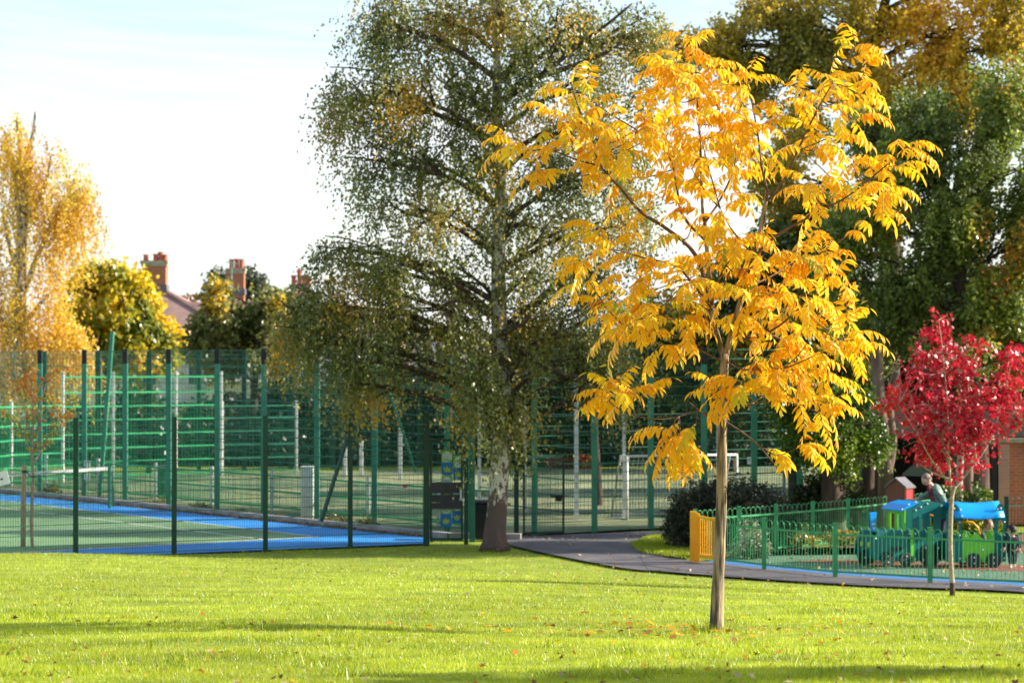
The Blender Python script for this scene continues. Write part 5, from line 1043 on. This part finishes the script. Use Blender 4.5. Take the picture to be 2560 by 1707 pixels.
rp = [(-.40, 1.19), (-.33, 1.17), (-.30, 1.12)]
vs = []; nn = 6
for i in range(nn+1):
    u = i/nn; x = -.44+.96*u
    for j in range(9):
        v_ = j/8; yy = -.12+.90*v_; zz = .93+.27*math.sin(math.pi*v_)**.8+.015*math.cos(math.pi*(u-.5)*2)*-1
        vs.append(tuple(L(x, yy, zz)))
n_ = len(vs); vs += [(v[0], v[1], v[2]+.018) for v in vs]; fs = []
for i in range(nn):
    for j in range(8): q_ = i*9+j; fs += [(q_, q_+1, q_+10, q_+9), (n_+q_+9, n_+q_+10, n_+q_+1, n_+q_)]
for i in range(nn): fs += [(i*9, i*9+9, n_+i*9+9, n_+i*9), (i*9+8, n_+i*9+8, n_+i*9+17, i*9+17)]
for j in range(8): fs += [(j, n_+j, n_+j+1, j+1), (nn*9+j, nn*9+j+1, n_+nn*9+j+1, n_+nn*9+j)]
ro = MB().add(vs, fs).build('curved_roof', M['roofblue'], wg_, True); bolts(ro, L, [(-.33, 1.1), (-.30, .98), (.45, 1.12), (.47, 1.03), (.49, .96)], -.10)
MB().tube([L(-.30, .2, .62), L(-.28, .2, .80), L(-.18, .2, .86), L(0, .2, .84), L(.1, .2, .74), L(.14, .2, .58)], .022, 8).build('yellow_rail', M['yellow'], wg_, True)
MB().box(L(.15, .31, .30), (.6, .5, .03), rz=RZ2).build('bench', M['teal'], wg_)
xpanel('end_board', [(.03, .10), (.6, .10), (.6, .6), (.03, .6)], -.29, .02, mat('dark_lime_board', (.08, .35, .02), .4))
disc(-.05, .14, .145, -.05, bolts=((0, .06), (0, -.05))); disc(.33, .14, .145, -.05, bolts=((0, .06), (0, -.05))); disc(-.05, .14, .14, .65); disc(.33, .14, .14, .65)
MB().box(L(.05, .3, .12), (1.0, .4, .05), rz=RZ2).build('underframe', M['black'], wg_)

# ================================================================ PEOPLE
def skin_mesh(name, verts, edges, radii, m, parent, sub=2):
    o_ = ORG.get(parent.name, Vector())
    me = bpy.data.meshes.new(name); bm = bmesh.new(); sl_ = bm.verts.layers.skin.verify()
    vv = []
    for i, (v, r) in enumerate(zip(verts, radii)):
        b_ = bm.verts.new(Vector(v)-o_); rr2 = r if isinstance(r, tuple) else (r, r); b_[sl_].radius = rr2; b_[sl_].use_root = (i == 0); vv.append(b_)
    for a_, b_ in edges: bm.edges.new((vv[a_], vv[b_]))
    bm.to_mesh(me); bm.free(); me.materials.append(m)
    o = bpy.data.objects.new(name, me); COL.objects.link(o); o.parent = parent; ORG[o.name] = o_
    s_ = o.modifiers.new('skin', 'SKIN'); s_.use_smooth_shade = True; sb_ = o.modifiers.new('sub', 'SUBSURF'); sb_.levels = sub; sb_.render_levels = sub
    return o
def head_mesh(root, c, r, face, hairm, hair_cover=.25):
    """head with face towards direction `face` (unit): skull, jaw, nose, ears, eye sockets and mouth; hair cap is a child"""
    f = Vector(face).normalized(); rt_ = f.cross(Vector((0, 0, 1))).normalized(); up = rt_.cross(f)
    mm = Matrix((rt_, f, up)).transposed()
    b = MB().ell(c, (r*.78, r*.95, r*1.08), 18, 14, mm); b.ell(Vector(c)+f*r*.18-up*r*.55, (r*.52, r*.62, r*.48), 14, 10, mm); b.ell(Vector(c)+f*r*.95-up*r*.12, (r*.13, r*.20, r*.20), 8, 6, mm)
    for sg in (-1, 1): b.ell(Vector(c)+rt_*sg*r*.80-up*r*.1, (r*.12, r*.2, r*.26), 8, 6, mm)
    o = b.build('head', M['skin'], root, True)
    e = MB()
    for sg in (-1, 1): e.ell(Vector(c)+rt_*sg*r*.30+f*r*.82+up*r*.02, (r*.13, r*.08, r*.07), 8, 6, mm)
    e.ell(Vector(c)+f*r*.80-up*r*.58, (r*.24, r*.06, r*.05), 8, 6, mm); e.build('features', mat('features', (.12, .05, .04), .5), o, True)
    h = MB(); base = Vector(c)-f*r*.16+up*r*.16
    h.ell(base, (r*.88, r*.98, r*1.05), 20, 14, mm)
    h.v = [tuple(Vector(v)) if True else v for v in h.v]
    # keep the cap off the face: pull front lower vertices inside the skull
    nv = []
    for v in h.v:
        d = Vector(v)-Vector(c); ff = d.dot(f); uu = d.dot(up)
        if ff > r*.25 and uu < r*.55: d = d - f*(ff-r*.25)*1.0
        if uu < -r*.55: d = d - up*(uu+r*.55)*.9
        d += Vector((random.gauss(0, 1), random.gauss(0, 1), random.gauss(0, 1)))*r*.025
        nv.append(tuple(Vector(c)+d))
    h.v = nv; h.build('hair', hairm, o, True)
    return o
def hand(wrist, d, palm_n, s, verts, edges, radii, wi):
    d = Vector(d).normalized(); n = Vector(palm_n).normalized(); sd = d.cross(n).normalized()
    k0 = len(verts); verts.append(wrist+d*s*.45); radii.append((s*.28, s*.16)); edges.append((wi, k0))
    for j, (o_, ln_) in enumerate(((-.30, .80), (-.10, .95), (.10, .88), (.28, .70))):
        a_ = len(verts); verts.append(wrist+d*s*.85+sd*s*o_); radii.append(s*.085); edges.append((k0, a_))
        verts.append(wrist+d*s*(.85+ln_*.45)+sd*s*o_*1.1+n*s*.10); radii.append(s*.075); edges.append((a_, a_+1))
        verts.append(wrist+d*s*(.85+ln_*.75)+sd*s*o_*1.1+n*s*.32); radii.append(s*.06); edges.append((a_+1, a_+2))
    a_ = len(verts); verts.append(wrist+d*s*.45-sd*s*.38+n*s*.1); radii.append(s*.095); edges.append((k0, a_)); verts.append(wrist+d*s*.80-sd*s*.50+n*s*.25); radii.append(s*.075); edges.append((a_, a_+1))
# adult bending over the engine
AY = 45.55; pA = lambda px, py, dy=0: P(px, py, AY+dy)
foot = pA(2356, 1402); foot.z = 0
ad = thing('person', 'adult in a grey green quilted jacket bending forward behind the toy train cab', 'person', (foot.x, AY, 0))
hip = pA(2352, 1285); chest = pA(2342, 1232); neck = pA(2327, 1212, -.05); hd_ = pA(2316, 1199, -.10)
kneeL = pA(2350, 1345, -.05); ankL = pA(2352, 1392, .02); kneeR = pA(2361, 1347, .15); ankR = pA(2364, 1393, .22)
shL = chest+Vector((-.03, -.17, .07)); shR = chest+Vector((.05, .16, .07)); elL = pA(2360, 1252, -.20); wrL = pA(2360, 1277, -.22); elR = pA(2312, 1240, .12); wrR = pA(2291, 1247, .0)
V_ = [hip, hip.lerp(chest, .5), chest, neck, hd_, hip+Vector((0, -.09, -.05)), kneeL, ankL, hip+Vector((0, .10, -.05)), kneeR, ankR, shL, elL, wrL, shR, elR, wrR, ankL+Vector((-.13, -.02, -.05)), ankR+Vector((-.13, 0, -.05))]
Ed = [(0, 1), (1, 2), (2, 3), (3, 4), (0, 5), (5, 6), (6, 7), (0, 8), (8, 9), (9, 10), (2, 11), (11, 12), (12, 13), (2, 14), (14, 15), (15, 16), (7, 17), (10, 18)]
Rd = [(.13, .10), (.12, .10), (.14, .10), .05, .05, .085, .06, .042, .085, .06, .042, .055, .042, .03, .055, .042, .03, .035, .035]
hand(wrL, (0, 0, -1), (-1, 0, 0), .09, V_, Ed, Rd, 13); hand(wrR, (-1, -.2, -.15), (0, 0, -1), .09, V_, Ed, Rd, 16)
skin_mesh('body', V_, Ed, Rd, M['skin'], ad); head_mesh(ad, hd_, .105, (-.80, -.45, -.55), M['hair_grey'])
jv = [hip+Vector((0, 0, -.02)), hip.lerp(chest, .5), chest, neck+Vector((.02, 0, -.02)), shL, elL, wrL+Vector((0, 0, .04)), shR, elR, wrR+Vector((.04, 0, 0))]
skin_mesh('jacket', jv, [(0, 1), (1, 2), (2, 3), (2, 4), (4, 5), (5, 6), (2, 7), (7, 8), (8, 9)], [(.18, .15), (.17, .15), (.18, .14), .085, .085, .068, .052, .085, .068, .052], M['jacket'], ad)
skin_mesh('trousers', [hip+Vector((0, 0, .0)), hip+Vector((0, -.09, -.08)), kneeL, ankL+Vector((0, 0, .03)), hip+Vector((0, .10, -.08)), kneeR, ankR+Vector((0, 0, .03))], [(0, 1), (1, 2), (2, 3), (0, 4), (4, 5), (5, 6)], [(.15, .12), .105, .075, .058, .105, .075, .058], M['navy'], ad)
sc_ = neck+Vector((-.06, -.12, -.10)); skin_mesh('scarf', [neck+Vector((-.05, -.05, -.02)), neck+Vector((-.045, -.12, -.10)), chest+Vector((-.12, -.15, -.06)), chest+Vector((-.09, -.15, -.20)), chest+Vector((-.07, -.15, -.30))], [(0, 1), (1, 2), (2, 3), (3, 4)], [.04, .045, .05, .05, .04], M['redcloth'], ad)
for a_ in (ankL, ankR): skin_mesh('shoe', [a_+Vector((.03, 0, -.01)), a_+Vector((0, 0, -.05)), a_+Vector((-.16, -.02, -.055))], [(0, 1), (1, 2)], [.045, .045, .032], M['black'], ad, 1)
# toddler standing
TY = 43.9; tf_ = G(2531, 1419); TY = tf_.y; S = .80
td_ = thing('person', 'toddler in navy top and trousers with white soled shoes standing behind the carriage', 'person', tf_)
def tp_(x, y, z): return tf_+Vector((x, y, z))
hip = tp_(0, 0, .36); chest = tp_(0, 0, .52); neck = tp_(0, 0, .595); hc = tp_(-.012, -.01, .70)
V_ = [hip, chest, neck, hc, tp_(-.05, -.02, .32), tp_(-.045, -.04, .19), tp_(-.04, -.02, .05), tp_(.05, 0, .32), tp_(.045, -.01, .19), tp_(.035, .02, .05), tp_(-.10, -.02, .55), tp_(-.14, -.05, .45), tp_(-.17, -.09, .37), tp_(.10, 0, .55), tp_(.13, -.02, .44), tp_(.12, -.06, .35), tp_(-.05, -.09, .025), tp_(.045, -.05, .025)]
Ed = [(0, 1), (1, 2), (2, 3), (0, 4), (4, 5), (5, 6), (0, 7), (7, 8), (8, 9), (1, 10), (10, 11), (11, 12), (1, 13), (13, 14), (14, 15), (6, 16), (9, 17)]
Rd = [(.075, .06), (.075, .06), .035, .035, .045, .036, .026, .045, .036, .026, .036, .027, .02, .036, .027, .02, .02, .02]
hand(V_[12], (-.3, -.3, -.9), (0, 1, 0), .05, V_, Ed, Rd, 12); hand(V_[15], (0, -.3, -.9), (0, 1, 0), .05, V_, Ed, Rd, 15)
skin_mesh('body', V_, Ed, Rd, M['skin'], td_); head_mesh(td_, hc, .088, (-.75, .6, -.1), M['hair_dark'])
skin_mesh('top', [hip+Vector((0, 0, -.05)), chest, neck+Vector((0, 0, -.01)), V_[10], V_[11], V_[12]+Vector((0, 0, .02)), V_[13], V_[14], V_[15]+Vector((0, 0, .02))], [(0, 1), (1, 2), (1, 3), (3, 4), (4, 5), (1, 6), (6, 7), (7, 8)], [(.095, .08), (.095, .078), .05, .05, .04, .032, .05, .04, .032], M['navy'], td_)
skin_mesh('trousers', [hip+Vector((0, 0, .04)), V_[4], V_[5], V_[6]+Vector((0, 0, .02)), V_[7], V_[8], V_[9]+Vector((0, 0, .02))], [(0, 1), (1, 2), (2, 3), (0, 4), (4, 5), (5, 6)], [(.098, .09), .062, .05, .042, .062, .05, .042], M['navy'], td_)
for a_, d_ in ((V_[6], -.09), (V_[9], -.07)): skin_mesh('shoe', [a_+Vector((0, .02, -.005)), a_+Vector((0, 0, -.025)), a_+Vector((-.02, d_, -.025))], [(0, 1), (1, 2)], [.032, .032, .026], M['white'], td_, 1)
# child sitting in the carriage
c0 = L(.19, .30, .34); ch = thing('person', 'fair haired child in a grey top seated inside the toy carriage', 'person', c0)
hip = c0+Vector((0, 0, .03)); chest = c0+Vector((.01, -.01, .22)); neck = c0+Vector((.02, -.01, .30)); hc = P(2471, 1312, c0.y-.02); 
V_ = [hip, chest, neck, hc, hip+Vector((.12, -.07, 0)), hip+Vector((.20, -.07, -.16)), hip+Vector((.12, .07, 0)), hip+Vector((.20, .07, -.16)), chest+Vector((.0, -.11, .04)), chest+Vector((.04, -.14, -.08)), chest+Vector((.13, -.12, -.12)), chest+Vector((.0, .11, .04)), chest+Vector((.04, .14, -.08)), chest+Vector((.13, .12, -.12))]
Ed = [(0, 1), (1, 2), (2, 3), (0, 4), (4, 5), (0, 6), (6, 7), (1, 8), (8, 9), (9, 10), (1, 11), (11, 12), (12, 13)]
Rd = [(.085, .07), (.085, .07), .038, .038, .05, .035, .05, .035, .04, .03, .022, .04, .03, .022]
hand(V_[10], (1, 0, -.3), (0, 0, -1), .055, V_, Ed, Rd, 10); hand(V_[13], (1, 0, -.3), (0, 0, -1), .055, V_, Ed, Rd, 13)
skin_mesh('body', V_, Ed, Rd, M['skin'], ch); head_mesh(ch, hc, .092, (.85, -.35, -.15), M['hair_fair'])
skin_mesh('top', [hip, chest, neck+Vector((0, 0, -.01)), V_[8], V_[9], V_[10], V_[11], V_[12], V_[13]], [(0, 1), (1, 2), (1, 3), (3, 4), (4, 5), (1, 6), (6, 7), (7, 8)], [(.105, .09), (.105, .085), .052, .056, .045, .034, .056, .045, .034], M['greycloth'], ch)
skin_mesh('trousers', [hip, V_[4], V_[5], V_[6], V_[7]], [(0, 1), (1, 2), (0, 3), (3, 4)], [(.095, .08), .065, .045, .065, .045], M['navy'], ch)

# ================================================================ GRASS AND FALLEN LEAVES
GP_ = [(.19, .27, .015), (.33, .40, .018), (.46, .51, .022), (.52, .58, .05), (.50, .46, .12)]
def inside(poly, x, y):
    r_ = np.zeros(len(x), bool); n = len(poly)
    for i in range(n):
        (x0, y0), (x1, y1) = poly[i], poly[(i+1) % n]; c = ((y0 > y) != (y1 > y)) & (x < (x1-x0)*(y-y0)/(y1-y0+1e-12)+x0); r_ ^= c
    return r_
pathpoly = [tuple(GT(*p).xy) for p in near1+near2[1:]]+[tuple(GT(*p).xy) for p in far2[::-1]]+[tuple(G(*p).xy) for p in far1[::-1]]
N = 800000
inv = rng.uniform(1/52., 1/11.5, N); y = 1/inv; x = rng.uniform(-1, 1, N)*(.245*y+1.2)
lf_ = (x-FA[0])*_fn[0]+(y-FA[1])*_fn[1]
lim = pathpoly[:len(near1)+len(near2)-1]; lx = np.array([p[0] for p in lim]); ly = np.array([p[1] for p in lim]); o_ = np.argsort(lx)
ymax = np.where(x < lx.min(), 51.3, np.interp(x, lx[o_], ly[o_]))
ok = np.where(x < FA[0], lf_ < .03, y < np.minimum(ymax+.10+rng.exponential(.07, N), 51.3)) & ~((x > FA[0]+1.0) & (x < lx.min()) & (y > 51.0))
x, y = x[ok], y[ok]; z = TZ(x, y)
pos = np.stack([x, y, z-.004], -1); n = len(x)
cl = wavy(pos, 1.7, 3)*.6+wavy(pos, .45, 4)*.5
ld = rng.normal(size=(n, 3))*.42; ld[:, 2] = 1; X, Yv, Zv = frames(ld)
hgt = (.027+.017*np.clip(wavy(pos, 1.1, 6), -1, 1.2)*.6)*rng.uniform(.6, 1.5, n)
hgt *= np.interp(y, [11, 50], [1, 1.35])
wdt = np.interp(y, [11, 30, 50], [.0033, .0062, .0105])
C = palette(n, GP_, [.24, .34, .26, .11, .05], .15, cl)*(1+.16*np.clip(wavy(pos, 3.2, 8), -1, 1))[:, None]*(1-.22*np.clip(wavy(pos, .8, 9)-.35, 0, 1))[:, None]
Tt = np.array([(0, -1, 0), (0, 1, 0), (1, .15, .12)], float)
V = pos[:, None, :]+Tt[None, :, 0:1]*(hgt[:, None]*X)[:, None, :]+Tt[None, :, 1:2]*(wdt[:, None]*Yv*.5)[:, None, :]+Tt[None, :, 2:3]*(hgt[:, None]*Zv)[:, None, :]
def raw(name, V, C, m, k, kind):
    me = bpy.data.meshes.new(name); nn_ = len(V); me.vertices.add(nn_*k); me.vertices.foreach_set('co', V.astype(np.float32).reshape(-1)); me.loops.add(nn_*k)
    me.loops.foreach_set('vertex_index', np.arange(nn_*k, dtype=np.int32)); me.polygons.add(nn_); me.polygons.foreach_set('loop_start', np.arange(0, nn_*k, k, dtype=np.int32)); me.polygons.foreach_set('loop_total', np.full(nn_, k, np.int32)); me.update(calc_edges=True)
    ca = me.color_attributes.new('Col', 'FLOAT_COLOR', 'POINT'); cc = np.ones((nn_, k, 4), np.float32); cc[:, :, :3] = C[:, None, :]; ca.data.foreach_set('color', cc.reshape(-1)); me.materials.append(m)
    o = bpy.data.objects.new(name, me); COL.objects.link(o); return tag(o, kind=kind)
raw('grass', V, C, GRASSM, 3, 'stuff')
# longer tufts
def tufts(name, cxs, per, h, w_, pal_=GP_):
    P_, = (np.repeat(cxs, per, 0),); P_ = P_+np.concatenate([rng.normal(size=(len(P_), 2))*.10, np.zeros((len(P_), 1))], 1); P_[:, 2] = TZ(P_[:, 0], P_[:, 1])
    n = len(P_); ld = rng.normal(size=(n, 3))*.5; ld[:, 2] = 1; X, Yv, Zv = frames(ld); hh = h*rng.uniform(.5, 1.3, n)
    V = P_[:, None, :]+Tt[None, :, 0:1]*(hh[:, None]*X)[:, None, :]+Tt[None, :, 1:2]*(w_*Yv)[:, None, :]+Tt[None, :, 2:3]*(hh[:, None]*Zv)[:, None, :]
    raw(name, V, palette(n, pal_, [.5, .3, .15, .03, .02], .15), GRASSM, 3, 'stuff')
tc_ = np.array([tuple(GT(px, py)) for px, py in [(random.uniform(-50, 2600), random.uniform(1500, 1700)) for _ in range(70)]+[(random.uniform(60, 130), random.uniform(1530, 1550)) for _ in range(6)]+[(random.uniform(1770, 1815), 1580) for _ in range(6)]+[(random.uniform(-50, 1240), random.uniform(1372, 1382)) for _ in range(60)]])
tufts('grass_tufts', tc_, 60, .085, .0035)
# grass patch under the bush
pp_ = [GT(*p) for p in ((1582, 1366), (1600, 1384), (1660, 1395), (1728, 1403), (1742, 1385), (1790, 1345), (1640, 1345))]
gp = bpy.data.meshes.new('grass_patch'); gp.from_pydata([(p.x, p.y, max(float(TZ(p.x, p.y)), 0)+.034) for p in pp_], [], [tuple(range(len(pp_)))]); gp.materials.append(M['lawn'])
if gp.polygons[0].normal.z < 0: gp.flip_normals()
o = bpy.data.objects.new('grass_patch', gp); COL.objects.link(o); tag(o, kind='structure')
xa = rng.uniform(min(p.x for p in pp_), max(p.x for p in pp_), 60000); ya = rng.uniform(min(p.y for p in pp_), max(p.y for p in pp_), 60000)
ok = inside([(p.x, p.y) for p in pp_], xa, ya); xa, ya = xa[ok], ya[ok]; n = len(xa); xa = xa+rng.normal(size=n)*.05; ya = ya-np.abs(rng.normal(size=n))*.22; ps = np.stack([xa, ya, np.full(n, .03)], -1); ld = rng.normal(size=(n, 3))*.45; ld[:, 2] = 1; X, Yv, Zv = frames(ld); hh = rng.uniform(.03, .09, n)
V = ps[:, None, :]+Tt[None, :, 0:1]*(hh[:, None]*X)[:, None, :]+Tt[None, :, 1:2]*(.006*Yv)[:, None, :]+Tt[None, :, 2:3]*(hh[:, None]*Zv)[:, None, :]
raw('grass_cover', V, palette(n, GP_, [.35, .35, .2, .07, .03], .15), GRASSM, 3, 'stuff')
simple_tree('sapling', 'small leafy tree just outside the right of the photo close to the viewer', 4150, 15.2, [(4150, 330, 300, 200), (4350, 480, 250, 160)], YG, [.24, .2, .2, .22, .14], 420, 12, .10, .3, M['bark_dark'], [(4150, 1200), (4150, 500)], r0=.07, seed=96, gap=-.05, gsc=.9, depth=1.0, nf=30, base_z=1.9)
# fallen leaves
n = 900; inv = rng.uniform(1/46., 1/12., n); y = 1/inv; x = rng.uniform(-1, 1, n)*(.24*y); ok = y < np.where(x < lx.min(), 46, np.interp(x, lx[o_], ly[o_]))-.3; x, y = x[ok], y[ok]; n = len(x)
pos = np.stack([x, y, TZ(x, y)+.032], -1); ld = rng.normal(size=(n, 3)); ld[:, 2] *= .35; X, Yv, Zv = frames(ld); Yv = unit(np.cross(np.array((0, 0, 1.)), X)+rng.normal(size=(n, 3))*.35); Zv = np.cross(X, Yv)
o = stamp('fallen_leaves', LEAF, None, STAR[0], STAR[1], pos, X, Yv, Zv, rng.uniform(.028, .07, n), palette(n, [(.22, .09, .04), (.40, .16, .04), (.6, .3, .03), (.55, .42, .30), (.12, .05, .03)], [.25, .22, .2, .2, .13], .2)); tag(o, kind='stuff')
n = 130; a = rng.uniform(0, 6.28, n); rr_ = np.abs(rng.normal(size=n))*1.3+.1; x = YB.x-.4+np.cos(a)*rr_; y = YB.y+np.sin(a)*rr_*1.2
pos = np.stack([x, y, TZ(x, y)+.03], -1); ld = rng.normal(size=(n, 3)); ld[:, 2] *= .3; X, Yv, Zv = frames(ld); Yv = unit(np.cross(np.array((0, 0, 1.)), X)+rng.normal(size=(n, 3))*.3); Zv = np.cross(X, Yv)
o = stamp('fallen_leaflets', LEAF, None, OVAL[0], OVAL[1], pos, X, Yv, Zv, rng.uniform(.05, .10, n), palette(n, [(.75, .42, .02), (.55, .25, .03), (.30, .14, .05)], [.5, .3, .2], .2)); tag(o, kind='stuff')
n = 3200; a = rng.uniform(0, 22, n); K = np.stack([K0[0]+kd[0]*a, K0[1]+kd[1]*a], -1)-kn[None, :]*np.abs(rng.normal(size=(n, 1)))*.10
pos = np.concatenate([K, rng.uniform(.012, .04, (n, 1))], 1); ld = rng.normal(size=(n, 3)); ld[:, 2] *= .3; X, Yv, Zv = frames(ld)
o = stamp('leaf_litter', LEAF, None, OVAL[0], OVAL[1], pos, X, Yv, Zv, rng.uniform(.03, .06, n), palette(n, [(.16, .06, .03), (.28, .10, .04), (.4, .2, .06)], [.5, .35, .15], .2)); tag(o, kind='stuff')
n = 900; pos = []
while len(pos) < n:
    px, py = random.uniform(1240, 2560), random.uniform(1335, 1480); q = G(px, py); 
    if py > 1345+(px-1250)*.095+random.gauss(0, 12) and random.random() < .8: continue
    pos.append((q.x, q.y, .035+max(0, float(TZ(q.x, q.y)))))
pos = np.array(pos); ld = rng.normal(size=(n, 3)); ld[:, 2] *= .3; X, Yv, Zv = frames(ld)
o = stamp('scattered_leaves', LEAF, None, OVAL[0], OVAL[1], pos, X, Yv, Zv, rng.uniform(.03, .07, n), palette(n, [(.30, .14, .05), (.5, .3, .08), (.5, .38, .25)], [.5, .3, .2], .2)); tag(o, kind='stuff')
